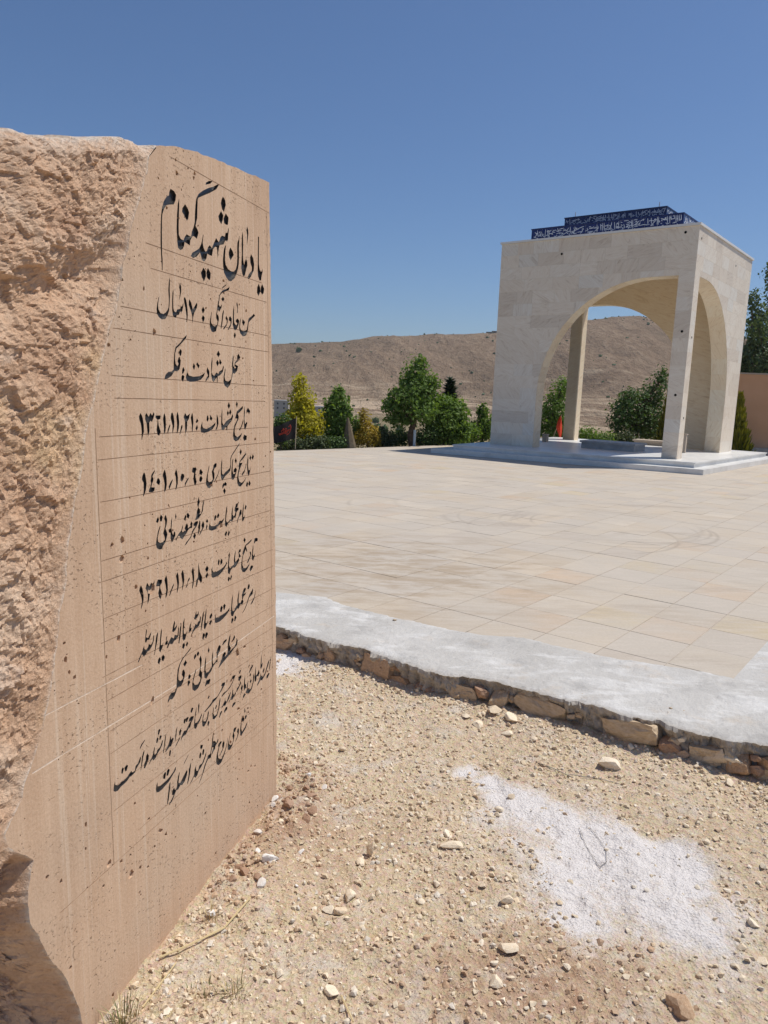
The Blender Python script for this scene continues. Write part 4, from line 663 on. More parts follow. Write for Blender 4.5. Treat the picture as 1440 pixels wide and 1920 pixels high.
9: '-631,872 -638,864 -662,855 -682,847 -699,835 -708,820 -713,801 -712,786 -702,778 -690,780 -685,785 -693,796 -689,808 -679,810 -673,796 -677,783 -686,769 -699,759 -715,762 -723,758 -729,749 -737,741 -751,735 -764,740 -775,732 -776,738 -768,751 -755,759 -736,754 -725,766 -722,791 -716,821 -705,836 -689,849 -658,861|-669,838 -660,826 -674,817 -683,828|-645,782 -638,773 -646,766 -657,768 -653,780|-651,764 -643,753 -658,743 -661,750 -658,761|-575,824 -569,807 -573,789 -579,773 -568,760 -571,743 -581,727 -596,715 -617,712 -632,724 -633,742 -623,766 -607,787 -605,782 -618,762 -626,747 -616,734 -599,729 -584,736 -580,746 -592,758 -586,770 -580,784 -581,802 -586,813|-608,840 -602,830 -614,821 -619,828 -615,836|-589,842 -584,834 -591,826 -601,832 -598,840|-541,810 -542,787 -547,764 -542,751 -525,749 -510,758 -504,758 -505,778 -501,799 -494,815 -494,795 -498,778 -495,765 -479,770 -465,777 -464,764 -479,765 -499,754 -510,744 -526,739 -541,729 -555,737 -556,754 -552,780 -547,800|-523,836 -517,824 -523,814 -529,824|-446,820 -439,812 -447,798 -459,791 -465,777 -471,781 -469,795 -473,798 -464,811 -456,819|-530,721 -519,721 -515,715 -523,704 -542,707 -549,703 -552,708 -543,723|-322,808 -315,794 -322,780 -346,774 -367,764 -396,757 -421,750 -441,744 -457,738 -459,740 -447,753 -436,764 -428,779 -412,784 -404,776 -414,765 -396,769 -391,782 -389,806 -382,825 -369,839 -372,820 -379,799 -367,785 -373,774 -359,778 -342,781 -329,790|-340,825 -334,815 -345,804 -353,812|-418,826 -398,828 -398,820 -411,817 -427,812 -429,817',
10: '-1045,605 -1044,594 -1033,587 -1019,588 -1003,588 -988,592 -979,597 -969,600 -967,594 -954,592 -949,606 -938,608 -924,624 -922,617 -926,606 -936,601 -948,593 -952,587 -970,584 -978,585 -991,579 -1005,577 -1020,576 -1034,571 -1046,574 -1053,580 -1051,593|-1009,630 -1003,624 -1010,611 -1016,615 -1014,626|-989,629 -984,623 -991,611 -999,612 -1001,625|-904,635 -905,626 -912,613 -917,595 -926,576 -926,582 -921,601 -917,620 -909,632|-900,666 -901,662 -914,655 -925,646 -925,652 -919,659|-888,617 -883,607 -885,595 -895,584 -905,576 -910,580 -907,592 -899,600 -897,612|-852,623 -851,615 -855,604 -853,596 -843,597 -839,605 -824,608 -811,624 -807,622 -812,610 -825,599 -837,593 -847,584 -860,580 -866,588 -872,585 -884,578 -885,581 -874,589 -861,603 -857,615|-825,668 -819,662 -828,650 -834,653 -831,665|-835,645 -830,638 -838,627 -844,631 -840,643|-819,645 -813,639 -822,630 -827,634 -825,643|-789,637 -791,627 -796,608 -806,579 -809,581 -803,604 -797,626|-754,608 -749,604 -755,593 -764,583 -772,585 -779,583 -794,578 -799,579 -789,587 -776,599 -765,620 -763,611 -764,605|-769,575 -765,567 -771,553 -777,557 -775,570|-725,634 -728,625 -734,605 -741,588 -743,591 -739,608 -733,627|-707,619 -704,610 -710,597 -717,600 -717,612|-712,594 -713,586 -737,571 -742,572 -726,584|-627,629 -629,622 -642,613 -650,599 -661,599 -667,594 -676,585 -689,586 -700,584 -708,576 -708,582 -699,594 -688,602 -675,599 -667,606 -655,615 -646,619 -660,621 -655,631 -644,634|-634,662 -628,656 -639,645 -647,651 -641,661|-678,642 -676,635 -682,625 -690,630 -687,641|-665,641 -658,637 -668,626 -676,627 -676,640|-608,655 -611,637 -619,618 -620,601 -609,598 -597,602 -588,607 -576,620 -577,610 -589,596 -603,589 -615,578 -625,584 -628,596 -623,616 -618,636|-592,662 -590,650 -595,633 -601,623 -599,638 -599,654|-559,619 -562,607 -569,594 -566,585 -553,579 -542,589 -539,601 -533,611 -530,600 -537,584 -549,571 -564,564 -575,571 -576,584 -571,601|-531,573 -527,566 -535,554 -542,560 -539,570|-529,664 -522,659 -530,652 -537,655|-334,670 -343,661 -359,647 -381,635 -412,629 -439,624 -442,627 -428,634 -398,635 -377,643 -356,655 -352,660 -367,666 -358,674|-412,670 -417,661 -438,649 -458,640 -478,630 -504,626 -516,621 -529,619 -554,613 -560,617 -530,625 -510,632 -503,638 -471,638 -451,649 -434,662 -444,667 -434,674|-450,625 -449,615 -460,588 -474,568 -493,562 -506,567 -507,585 -499,609 -496,606 -500,587 -493,574 -477,574 -466,591 -457,617|-479,610 -474,604 -482,596 -489,600|-414,614 -414,600 -406,593 -392,607 -374,620 -374,613 -389,596 -406,588 -415,581 -427,586 -443,581 -443,584 -430,594 -419,602|-412,574 -400,572 -402,562 -424,557 -425,566|-444,573 -437,569 -458,553 -462,556 -454,569|-356,624 -357,610 -350,597 -336,606 -336,595 -354,588 -365,583 -375,589 -389,582 -391,584 -375,594 -364,606 -362,618|-291,655 -290,644 -302,637 -293,623 -310,611 -329,600 -332,603 -328,614 -314,618 -303,626 -302,635 -317,642 -313,654|-301,679 -293,672 -302,662 -309,668|-344,568 -337,567 -341,559 -366,554 -367,560 -358,568|-286,616 -280,604 -287,588 -304,577 -304,579 -291,591 -297,604|-261,646 -262,623 -262,606 -253,605 -255,592 -270,584 -274,598 -269,625|-271,574 -254,573 -254,566 -277,557 -282,564|-189,627 -185,610 -192,590 -208,567 -231,558 -246,567 -250,583 -243,605 -234,613 -238,595 -242,584 -233,575 -215,572 -199,591 -195,614|-213,610 -208,601 -219,594 -224,605|-194,663 -196,655 -212,646 -231,638 -229,644 -215,658|-216,636 -212,629 -220,621 -226,630|-170,652 -171,630 -173,610 -161,611 -145,625 -139,609 -149,600 -165,603 -172,585 -184,591 -183,610 -177,632|-119,686 -120,660 -122,638 -110,644 -116,628 -127,620 -133,628 -128,655|-49,637 -53,625 -71,605 -92,583 -117,571 -134,575 -162,562 -162,570 -146,581 -135,593 -127,607 -125,593 -109,583 -92,593 -79,610 -66,627|-100,619 -95,609 -106,596 -113,606|-33,649 -36,629 -47,599 -56,584 -54,601 -42,629|-58,582 -49,576 -67,563 -79,564 -79,575',
11: '-843,501 -843,487 -830,482 -812,482 -794,483 -775,486 -757,492 -740,504 -742,492 -762,482 -781,472 -799,469 -819,465 -837,465 -850,470 -853,482 -849,494|-801,515 -796,508 -802,491 -813,498 -811,509|-783,517 -775,509 -785,494 -794,498 -791,512|-773,467 -775,451 -780,433 -786,411 -796,396 -795,406 -790,427 -784,449 -779,464|-753,437 -749,426 -742,427 -737,433 -736,447 -730,463 -721,476 -720,470 -725,454 -728,441 -719,435 -706,444 -691,453 -678,461 -673,455 -679,441 -692,427 -707,422 -717,427 -731,419 -741,422 -751,413 -766,397 -787,393 -784,397 -767,407 -758,414 -768,419 -764,433|-651,476 -651,468 -657,444 -666,420 -677,408 -677,414 -668,436 -665,457|-665,511 -667,506 -682,496 -695,487 -692,494 -680,501|-619,451 -621,439 -619,429 -608,425 -600,439 -581,439 -565,455 -552,469 -554,457 -571,437 -590,427 -603,423 -614,410 -626,407 -635,416 -647,407 -660,401 -659,405 -648,412 -634,422 -631,438|-574,487 -564,481 -570,465 -579,468 -578,479|-589,483 -584,474 -591,461 -600,466 -597,478|-589,509 -573,502 -578,492 -587,491 -592,500|-524,447 -524,433 -541,435 -555,425 -572,403 -591,384 -607,372 -602,379 -583,399 -566,424 -549,439 -537,448|-501,519 -503,501 -506,485 -492,481 -484,469 -472,479 -467,475 -476,465 -490,460 -493,451 -505,446 -516,439 -519,442 -513,451 -504,462 -513,465 -521,450 -520,439 -522,432 -536,433 -547,439 -544,449 -527,448 -523,457 -516,474 -511,496 -505,514|-447,460 -447,453 -459,449 -466,439 -474,422 -472,407 -460,397 -449,393 -437,402 -421,417 -408,438 -402,454 -401,449 -406,433 -418,412 -434,393 -452,379 -470,378 -484,388 -488,404 -483,422 -474,438 -467,449 -475,449 -469,458 -455,462|-430,454 -425,444 -431,429 -445,418 -460,408 -461,412 -448,423 -439,429 -444,437 -440,449|-336,469 -337,459 -346,452 -356,453 -350,439 -357,423 -370,406 -388,398 -403,406 -404,422 -396,439 -380,463 -379,460 -392,437 -394,425 -379,413 -366,417 -361,428 -367,443 -360,456 -352,466|-319,456 -315,445 -318,432 -331,418 -344,410 -344,414 -331,426 -326,437 -331,445 -326,454|-294,485 -295,462 -297,444 -292,429 -281,432 -269,437 -248,451 -250,441 -266,427 -283,421 -299,413 -307,422 -307,440 -301,465|-268,516 -261,499 -267,494 -272,499|-254,482 -251,474 -261,466 -268,473 -264,481|-273,478 -270,470 -282,460 -285,466 -281,476',
}
LEFT = [(-753, 2395), (-795, 2354), (-814, 2287), (-826, 2257), (-862, 2187), (-877, 2157), (-899, 2103), (-911, 2068), (-932, 2010), (-953, 1948), (-973, 1907), (-1003, 1839), (-1027, 1784), (-1043, 1729), (-1072, 1659), (-1091, 1616), (-1115, 1548), (-1140, 1466), (-1148, 1451), (-1174, 1364), (-1195, 1266), (-1220, 1166), (-1236, 1095), (-1255, 1031), (-1279, 949), (-1301, 882), (-1329, 830), (-1367, 774), (-1389, 732), (-1396, 728), (-1431, 690), (-1445, 672), (-1438, 637), (-1399, 597), (-1359, 559), (-1371, 537), (-1387, 492), (-1380, 405), (-1350, 321), (-1305, 235), (-1266, 149), (-1235, 49), (-1219, -13), (-1178, -166)]
TOPE = [(-753, 2398), (-652, 2425), (-547, 2444), (-433, 2459), (-251, 2475), (-128, 2486), (-18, 2494)]
RIGHT = [(-18, 2494), (-14, 2190), (-7, 1787), (6, 1366), (14, 925), (12, 467), (6, 41)]
# white lettering on the tile bands, millimetres on the pavilion
BAND1 = '4282,5616 4253,5458|4348,5578 4291,5506 4363,5445|4244,5457 4179,5495 4210,5565|4160,5575 4146,5500 4055,5418 4046,5623|3994,5603 3963,5431|3942,5584 3938,5429|3931,5553 3884,5593|3863,5532 3816,5572 3751,5580|3713,5620 3690,5545 3600,5551|3742,5477 3662,5499 3546,5481|3661,5586 3539,5604|3522,5587 3468,5524 3394,5604|3496,5469 3449,5494 3413,5447|3363,5630 3341,5455|3320,5496 3240,5503 3180,5540 3233,5603|3158,5466 3079,5473 3016,5482 3036,5526|3149,5552 3041,5584 2994,5594|2953,5476 2876,5497 2911,5543|2847,5522 2770,5529 2727,5567|2872,5447 2732,5455|2679,5549 2613,5500 2618,5557|2653,5602 2630,5431|2561,5607 2540,5451|2517,5624 2500,5440|2471,5626 2455,5443|2428,5482 2354,5503 2391,5576 2312,5541|2411,5459 2305,5463|2278,5640 2278,5551 2341,5543|2206,5640 2183,5439|2157,5539 2131,5595 2094,5533|2096,5651 2094,5452|2053,5602 2004,5583|2056,5470 1998,5523 2031,5541|1969,5550 1938,5459 1976,5455|1969,5630 1852,5625|1915,5471 1826,5514 1806,5461 1853,5465|1785,5655 1760,5442|1754,5659 1735,5454|1727,5613 1637,5632|1701,5494 1586,5584|1705,5458 1606,5470|1570,5568 1469,5629 1494,5574|1576,5474 1486,5487 1394,5471 1335,5479|1388,5649 1373,5490|1306,5655 1291,5496|1273,5466 1179,5571|1259,5550 1194,5572|1158,5661 1153,5454|1128,5650 1130,5445|1077,5588 986,5551 947,5603|1073,5467 1037,5471|924,5664 911,5458|872,5651 860,5460|848,5635 825,5548 753,5548 771,5655 802,5602|728,5657 717,5474|691,5653 674,5476|656,5656 639,5487|613,5659 597,5497'
BAND2 = '3839,5867 3782,5891 3769,5934 3729,5856|3688,5963 3666,5805|3633,5906 3502,5922 3439,5945|3495,5832 3415,5854 3330,5816 3299,5842|3369,5893 3398,5852|3272,5898 3235,5850 3187,5860 3176,5917|3156,5872 3116,5970 3080,5922|3037,5976 2955,5953|2995,5870 2902,5889 2821,5866|2920,5920 2812,5952|2765,5954 2754,5830|2720,5971 2699,5911|2626,5975 2612,5816|2680,5880 2636,5904|2622,5946 2604,5837|2549,5954 2531,5845|2500,5964 2481,5840|2462,5899 2400,5938|2361,5964 2342,5841|2311,5852 2237,5935 2236,5830|2207,5962 2188,5840|2106,5906 2029,5935|2119,5878 2010,5911|1993,5894 1973,5847|1921,5976 1907,5825|1871,5941 1830,5847|1768,5855 1762,5958|1744,5927 1638,5959|1689,5847 1631,5885|1584,5968 1567,5834|1521,5873 1468,5882 1467,5955|1429,5878 1370,5901|1404,5934 1306,5864 1377,5975|1298,5937 1195,5969|1245,5858 1166,5980'
# ------------------------------------------------------------------ the inscribed standing stone
SU = np.array([0.2899, 0.957, -0.0099]); SV = np.array([-0.0242, 0.0177, 0.9996])
SU /= np.linalg.norm(SU); SV -= SU * (SU @ SV); SV /= np.linalg.norm(SV); SN = np.cross(SU, SV); SP = np.array([-0.4145, 2.9572, -0.18])
ms = Matrix.Identity(4)
for i in range(3): ms[i][0] = SU[i]; ms[i][1] = SV[i]; ms[i][2] = SN[i]; ms[i][3] = SP[i]
monu = empty('inscribed_stone', mat=ms); tag(monu, 'tall standing stone with a sawn tan face carved with black calligraphy', 'monument')
LEFT = np.array(LEFT) / 1000.0; TOPE = np.array(TOPE) / 1000.0; RIGHT = np.array(RIGHT) / 1000.0
tl = np.arange(2.392, -.42, -.0062)
sb = np.interp(tl, LEFT[::-1, 1], LEFT[::-1, 0]); sb = np.where(tl < -.166, -1.178 + (-.166 - tl) * .27, sb)
sb = sb + fbm(np.c_[tl * 22, tl * 0], 4, 81) * .010
topp = resample(TOPE, 40); topp[:, 1] += fbm(np.c_[topp[:, 0] * 30, topp[:, 0] * 0], 3, 82) * .004; topp[0] = (sb[0], tl[0])
rgt = resample(RIGHT, 120)[1:]; rgt[:, 0] += fbm(np.c_[rgt[:, 1] * 25, rgt[:, 1] * 0], 4, 83) * .006
outline = [tuple(p) for p in topp] + [tuple(p) for p in rgt] + [(.004, -.42)] + [(float(s), float(t)) for s, t in zip(sb[::-1], tl[::-1])][:-1]
def parse(s): return [[tuple(int(c) / 1000.0 for c in q.split(',')) for q in poly.split()] for poly in s.split('|')]
polys = []   # (class, polygon); later classes win where they overlap
def bar(a, b, w):
    a = np.array(a); b = np.array(b); d = (b - a) / np.linalg.norm(b - a); n_ = np.array([-d[1], d[0]]) * w / 2
    k = max(2, int(np.linalg.norm(b - a) / .05)); o = []
    for f in np.linspace(0, 1, k): o.append(tuple(a + (b - a) * f + n_ * (1 + .35 * random.uniform(-1, 1))))
    for f in np.linspace(1, 0, k): o.append(tuple(a + (b - a) * f - n_ * (1 + .35 * random.uniform(-1, 1))))
    return o
ruled = [(2.387, -.69, -.02), (2.116, -.82, -.09), (2.050, -.80, -.05), (1.926, -.945, -.04), (1.865, -.98, -.03), (1.739, -.99, -.055), (1.679, -.985, -.08), (1.577, -1.055, -.045), (1.517, -1.065, -.03), (1.404, -1.06, -.03), (1.347, -1.065, -.01), (1.245, -1.07, -.02), (1.188, -1.08, -.02), (1.085, -1.07, -.01), (1.020, -1.08, -.01), (.924, -1.08, -.01), (.851, -1.065, -.01), (.760, -1.06, -.02), (.694, -1.06, -.02), (.589, -1.05, -.03), (.519, -1.055, -.03), (.400, -.95, -.02), (.362, -1.28, -.02)]
for t, s0, s1 in ruled: polys.append(('rule', bar((s0, t), (s1, t + random.uniform(-.003, .003)), .0024)))
for a, b in (((-1.069, 1.60), (-1.064, .36)), ((-.043, 2.379), (-.017, .25)), ((-.316, 1.23), (-.316, 1.175))): polys.append(('rule', bar(a, b, .0022)))
for a, b in (((-1.35, .779), (-.73, .774)), ((-.73, .774), (.0, .806)), ((-1.33, .905), (-.9, .900))): polys.append(('saw', bar(a, b, .0035)))
letters = {k: parse(v) for k, v in TEXT.items()}
def area2(p): p = np.asarray(p); return float(np.sum(p[:, 0] * np.roll(p[:, 1], -1) - np.roll(p[:, 0], -1) * p[:, 1])) / 2
gp = random.Random(17); npit = 0; pit_depth = []
outarr = np.array(outline)
while npit < 330:
    s = gp.uniform(-1.4, -.02); t = gp.uniform(-.1, 2.44)
    if not inside(np.array([[s, t]]), outline)[0]: continue
    if float(vnoise(np.array([[s * 3.1, t * 3.1]]), 84)[0]) < gp.uniform(-.5, .5): continue
    r = .0026 + .0065 * gp.random() ** 2.6 + (.010 if gp.random() < .035 else 0); el = gp.uniform(.5, 1.0); an = gp.uniform(0, 3.14); k = gp.choice((6, 7, 8)); po = []
    for j in range(k):
        q = 2 * math.pi * j / k; rr = r * gp.uniform(.65, 1.25); x = rr * math.cos(q); y = rr * math.sin(q) * el
        po.append((s + x * math.cos(an) - y * math.sin(an), t + x * math.sin(an) + y * math.cos(an)))
    polys.append(('pit', po)); npit += 1
for k, ps in letters.items():
    for p in ps: polys.append((k, p))
cv, ce = [], []
def addpoly(p):
    b = len(cv); cv.extend(Vector(q) for q in p); n = len(p); ce.extend((b + i, b + (i + 1) % n) for i in range(n))
addpoly(outline)
for _, p in polys: addpoly(p)
ov, oe, of, *_ = delaunay_2d_cdt(cv, ce, [], 0, 1e-6)
ov = np.array([(v.x, v.y) for v in ov]); of = np.array([f for f in of if len(f) == 3]); ctr = ov[of].mean(1)
keep = inside(ctr, outline); of = of[keep]; ctr = ctr[keep]
cls = np.zeros(len(of), int); names = ['face', 'rule', 'saw', 'pit'] + sorted(letters); depth = {'face': 0.0, 'rule': -.0010, 'saw': -.0006, 'pit': -.0075}; 
for k in letters: depth[k] = -.009 if k == 1 else -.0065
def winding(pts, poly):
    poly = np.asarray(poly); w = np.zeros(len(pts), int); x, y = pts[:, 0], pts[:, 1]
    for i in range(len(poly)):
        x0, y0 = poly[i]; x1, y1 = poly[(i + 1) % len(poly)]; il = (x1 - x0) * (y - y0) - (x - x0) * (y1 - y0)
        w += ((y0 <= y) & (y1 > y) & (il > 0)).astype(int); w -= ((y0 > y) & (y1 <= y) & (il < 0)).astype(int)
    return w
for nm, p in polys:
    pa = np.asarray(p); lo = pa.min(0); hi = pa.max(0); c = np.where((ctr[:, 0] >= lo[0]) & (ctr[:, 0] <= hi[0]) & (ctr[:, 1] >= lo[1]) & (ctr[:, 1] <= hi[1]))[0]
    if len(c) == 0: continue
    ins = winding(ctr[c], p) != 0; cls[c[ins]] = names.index(nm)
# make each class its own sheet at its own depth, with walls where two depths meet
def orient(f): a, b, c = ov[f]; return f if (b[0] - a[0]) * (c[1] - a[1]) - (c[0] - a[0]) * (b[1] - a[1]) > 0 else f[::-1]
of = np.array([orient(f) for f in of])
sheets = {i: ({}, [], []) for i in range(len(names))}
def vid(ci, v, z):
    d, V, F = sheets[ci]; key = (v, round(z, 5))
    if key not in d: d[key] = len(V); V.append((ov[v][0], ov[v][1], z))
    return d[key]
edges = {}
for fi, f in enumerate(of):
    ci = cls[fi]; z = depth[names[ci]]; sheets[ci][2].append(tuple(vid(ci, int(v), z) for v in f))
    for k in range(3):
        e = (int(f[k]), int(f[(k + 1) % 3])); edges[e] = ci
for (a, b), ci in edges.items():
    cj = edges.get((b, a))
    if cj is None or cj == ci: continue
    zi, zj = depth[names[ci]], depth[names[cj]]
    if zi < zj:  # wall belongs to the deeper sheet, facing into it
        sheets[ci][2].append((vid(ci, b, zi), vid(ci, a, zi), vid(ci, a, zj), vid(ci, b, zj)))
fV, fF, fM = [], [], []
for i, mi in ((0, 0), (1, 1), (2, 2), (3, 0)):
    d, V, F = sheets[i]; b = len(fV); fV += V; fF += [tuple(b + q for q in f) for f in F]; fM += [mi] * len(F)
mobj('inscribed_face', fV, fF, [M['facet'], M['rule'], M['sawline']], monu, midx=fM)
for i, nm in enumerate(names):
    if i < 4: continue
    d, V, F = sheets[i]; o = mobj('inscription_line', V, F, M['letter'], monu)
    o['label'] = {1: 'largest carved title line in black', 2: 'second carved line with the number seventeen', 3: 'third carved line', 4: 'fourth carved line with a date', 5: 'fifth carved line with a date', 6: 'sixth carved line', 7: 'seventh carved line with a date', 8: 'eighth carved line', 9: 'ninth carved line', 10: 'tenth and longest carved line', 11: 'last carved line at the bottom'}[nm]
# rough natural rock: the unsawn flank, falling away behind the sawn plane towards the camera
nq = 210; q = (np.linspace(0, 1, nq) ** 1.7)
S = sb[:, None] - q[None, :] * 1.05; T = np.repeat(tl[:, None], nq, 1)
toff = np.interp(S[0], [-2.0, -1.11, -1.045, -.985, -.915, -.84, -.76, -.5], [2.24, 2.322, 2.330, 2.352, 2.374, 2.390, 2.397, 2.41])  # skyline of the flank
dist = sb[:, None] - S
flat = np.c_[S.ravel(), T.ravel(), np.zeros(S.size)]
big = fbm(flat * np.array([2.2, 1.5, 1]) + 3, 3, 91).reshape(S.shape)
crag = fbm(flat * np.array([8, 6.5, 1]) + 1, 5, 92, .58, True).reshape(S.shape)
def chips(P, sc, seed, slope, off):      # broken facets: each cell its own tilt and height
    p = P[:, :2] * sc; p = p + .35 * np.c_[vnoise(p * .9, seed + 5), vnoise(p * .9 + 40, seed + 6)]; c0 = np.floor(p); best = np.full(len(p), 9e9); h = np.zeros(len(p)); z0 = np.zeros(len(p), np.int64)
    for dx in (-1, 0, 1):
        for dy in (-1, 0, 1):
            ix = (c0[:, 0] + dx).astype(np.int64); iy = (c0[:, 1] + dy).astype(np.int64)
            cx = ix + .5 + .48 * hash3(ix, iy, z0, seed); cy = iy + .5 + .48 * hash3(ix, iy, z0, seed + 1); ex = p[:, 0] - cx; ey = p[:, 1] - cy; d = ex * ex + ey * ey
            hh = off * hash3(ix, iy, z0, seed + 2) + slope / sc * (ex * hash3(ix, iy, z0, seed + 3) + ey * (hash3(ix, iy, z0, seed + 4) - .45)); k = d < best; best = np.where(k, d, best); h = np.where(k, hh, h)
    return h
ch1 = chips(flat, 12, 301, .12, .0024).reshape(S.shape); ch2 = chips(flat, 32, 311, .21, .0017).reshape(S.shape); ch3 = chips(flat, 80, 321, .32, .0013).reshape(S.shape)
mid = fbm(flat * np.array([24, 20, 1]), 5, 93, .62).reshape(S.shape); fin = fbm(flat * 80, 3, 94, .6).reshape(S.shape)
ed = np.clip(dist / .06, 0, 1); ed2 = np.clip(dist / .25, 0, 1)
Wd = -.14 * dist - .30 * dist ** 2 + ed * (mid * .0055 + fin * .003) + ed * (crag * .009 - .005) + ed * (ch1 + ch2 + ch3) + ed2 * big * .032
notch = np.exp(-((T - 1.98 + .5 * (dist - .15)) / .085) ** 2) * np.clip((.42 - dist) / .2, 0, 1) * ed; Wd -= notch * .05
und = np.clip((.62 - T + .10 * vnoise(np.c_[S.ravel() * 6, T.ravel() * 2], 95).reshape(S.shape)) / .10, 0, 1); Wd -= und * np.clip(dist / .05, 0, 1) * (.07 + .05 * crag + .03 * mid)
Wd += und * ed * ((ch1 + ch2 + ch3) * 2.2 + mid * .022 + crag * .02)
und2 = np.clip((.44 - T) / .35, 0, 1); Wd -= und2 * np.clip(dist / .12, 0, 1) * (.10 + .06 * big + .05 * crag)
shift = np.clip((T - 1.9) / (2.392 - 1.9), 0, 1); T = T + shift * (np.interp(S, [-2.0, -1.11, -1.045, -.985, -.915, -.84, -.76, -.5], [2.24, 2.322, 2.330, 2.352, 2.374, 2.390, 2.397, 2.41]) - 2.392)
roundt = np.clip((T - (T[0][None, :] - .05)) / .05, 0, 1); Wd -= roundt ** 2 * .03 * np.clip(dist / .02, 0, 1)
T = T + shift ** 3 * np.clip(dist / .03, 0, 1) * (fbm(np.c_[S.ravel() * 14, T.ravel() * 0], 4, 87, .6) * .016).reshape(S.shape)
front = np.stack([S, T, Wd], -1)
rows = [front[i] for i in range(len(tl))][::-1]        # bottom to top
nb = 26
for j in range(1, nb + 1):
    f = j / nb; r0 = front[0].copy(); bw = np.full(nq, -.95); r = r0.copy(); r[:, 2] = r0[:, 2] * (1 - f) + bw * f
    r[:, 1] = r0[:, 1] + .012 * math.sin(min(f * 8, 1.57)) + fbm(np.c_[r[:, 0] * 9, r[:, 2] * 9, r[:, 0] * 0], 4, 96) * .022 * min(1, f * 6) - .05 * f * f; rows.append(r)
for j in range(1, 9):
    f = j / 8; r = rows[-1].copy() if j == 1 else base.copy()
    if j == 1: base = r.copy()
    r = base.copy(); r[:, 1] = base[:, 1] * (1 - f) + (-.42) * f; r[:, 2] = -.95 + fbm(np.c_[r[:, 0] * 2, r[:, 1] * 2], 3, 97) * .05; rows.append(r)
RV = np.concatenate(rows); nrw = len(rows)
rf = grid_faces(nrw, nq, True); ri = np.arange(nrw)[:, None]; crust = np.where(ri < len(tl), np.exp(-(len(tl) - ri) * .0062 / .035) * .8, .8); edg = np.maximum(np.exp(-(q * 1.05) / .004)[None, :], crust * np.ones((1, nq))).ravel(); rock = mobj('rough_flank', RV, rf, M['rough'], monu, smooth=False, attrs={'edge': ('POINT', edg)})
# side, top and back of the sawn part
sk = [tuple(p) for p in topp] + [tuple(p) for p in rgt] + [(.004, -.42)]; sk = np.array(sk); ns = len(sk); nd = 28; rows = []
cxy = np.array([-.55, 1.2])
for j in range(nd + 1):
    f = j / nd; w = -.95 * f; p = sk.copy(); ar = np.c_[p * 7, np.full(ns, w * 7)]
    nz = fbm(ar, 4, 98) * .022 * min(1, f * 14) + (.006 if 0 < f < .05 else 0); dirn = sk - cxy; dirn /= np.linalg.norm(dirn, axis=1)[:, None]
    k = np.ones(ns); p = p + dirn * (nz * k)[:, None]; p[: len(topp), 1] -= .05 * f * f; rows.append(np.c_[p, np.full(ns, w)])
bk = np.c_[np.repeat(cxy[None], ns, 0) * .4 + sk * .6, np.full(ns, -1.0)]; rows.append(bk); rows.append(np.c_[np.repeat(cxy[None], ns, 0), np.full(ns, -1.0)])
mobj('rough_back', np.concatenate(rows), grid_faces(len(rows), ns, False), M['rough'], monu)
# ------------------------------------------------------------------ pavilion (local x = along the right face, y = along the left face)
mp = Matrix.Identity(4)
for i in range(3): mp[i][0] = D2[i]; mp[i][1] = D1[i]; mp[i][2] = (0, 0, 1)[i]; mp[i][3] = BP[i]
pav = empty('stone_pavilion', mat=mp); tag(pav, 'square cream stone pavilion with sweeping quarter arches and blue tiled roof bands', 'pavilion')
H, TH, PW, LEG, CX, SPR, AR, BR = 5.23, .40, .36, 3.72, .95, 1.30, 2.77, 2.87
def zl(a):      # height of the opening at distance a from the thin pillar
    if a <= PW + 1e-6 or a >= LEG - 1e-6: return 0.0
    if a <= CX: return SPR + BR
    return SPR + BR * math.sqrt(max(0.0, 1 - ((a - CX) / AR) ** 2))
ARCH = [PW + 2e-6] + list(np.linspace(PW + .1, CX, 5)) + [CX + AR * math.sin(t) for t in np.linspace(.06, math.pi / 2, 40)]
ARCH[-1] = LEG - 2e-6
# a face is described by fn(a, depth, z) -> local point
faces = {'front': lambda a, d, z: (d, a, z), 'right': lambda a, d, z: (a, d, z),
         'far': lambda a, d, z: (5 - d, 5 - a, z), 'left': lambda a, d, z: (5 - a, 5 - d, z)}
def wall(fn, a_end0, a_end1, inset=.006):
    A = [a_end0] + [a for a in ARCH if a_end0 < a < a_end1] + [LEG + 2e-6, a_end1]; A = sorted(set(A)); mb = MB(); flip = np.cross(np.array(fn(1, 0, 0)) - fn(0, 0, 0), np.array(fn(0, 0, 1)) - fn(0, 0, 0)) @ (np.array(fn(0, 1, 0)) - fn(0, 0, 0)) > 0
    def q(*v): mb.add(v, [(0, 1, 2, 3)] if flip else [(3, 2, 1, 0)])
    d0, d1 = inset, TH
    for a0, a1 in zip(A[:-1], A[1:]):
        mid = (a0 + a1) / 2; opn = PW < mid < LEG; z0, z1 = (zl(a0) if opn else 0, zl(a1) if opn else 0)
        if opn and a1 > LEG - 1e-5: z1 = SPR if a1 < LEG else 0
        if a1 - a0 < 1e-5: continue
        q(fn(a0, d0, z0), fn(a1, d0, z1), fn(a1, d0, H), fn(a0, d0, H)); q(fn(a1, d1, z1), fn(a0, d1, z0), fn(a0, d1, H), fn(a1, d1, H))
        if opn: q(fn(a1, d0, z1), fn(a0, d0, z0), fn(a0, d1, z0), fn(a1, d1, z1))
    q(fn(PW, d0, 0), fn(PW, d0, SPR + BR), fn(PW, d1, SPR + BR), fn(PW, d1, 0)) if a_end0 < PW else None
    q(fn(LEG, d1, 0), fn(LEG, d1, SPR), fn(LEG, d0, SPR), fn(LEG, d0, 0))
    for a, s in ((a_end0, 0), (a_end1, 1)):
        v = [fn(a, d1, 0), fn(a, d0, 0), fn(a, d0, H), fn(a, d1, H)]; q(*(v if s == 0 else v[::-1]))
    return mb
walls = {}
walls['front'] = wall(faces['front'], .006, 5 - .006).build('wall', M['clad_bounce'], pav)
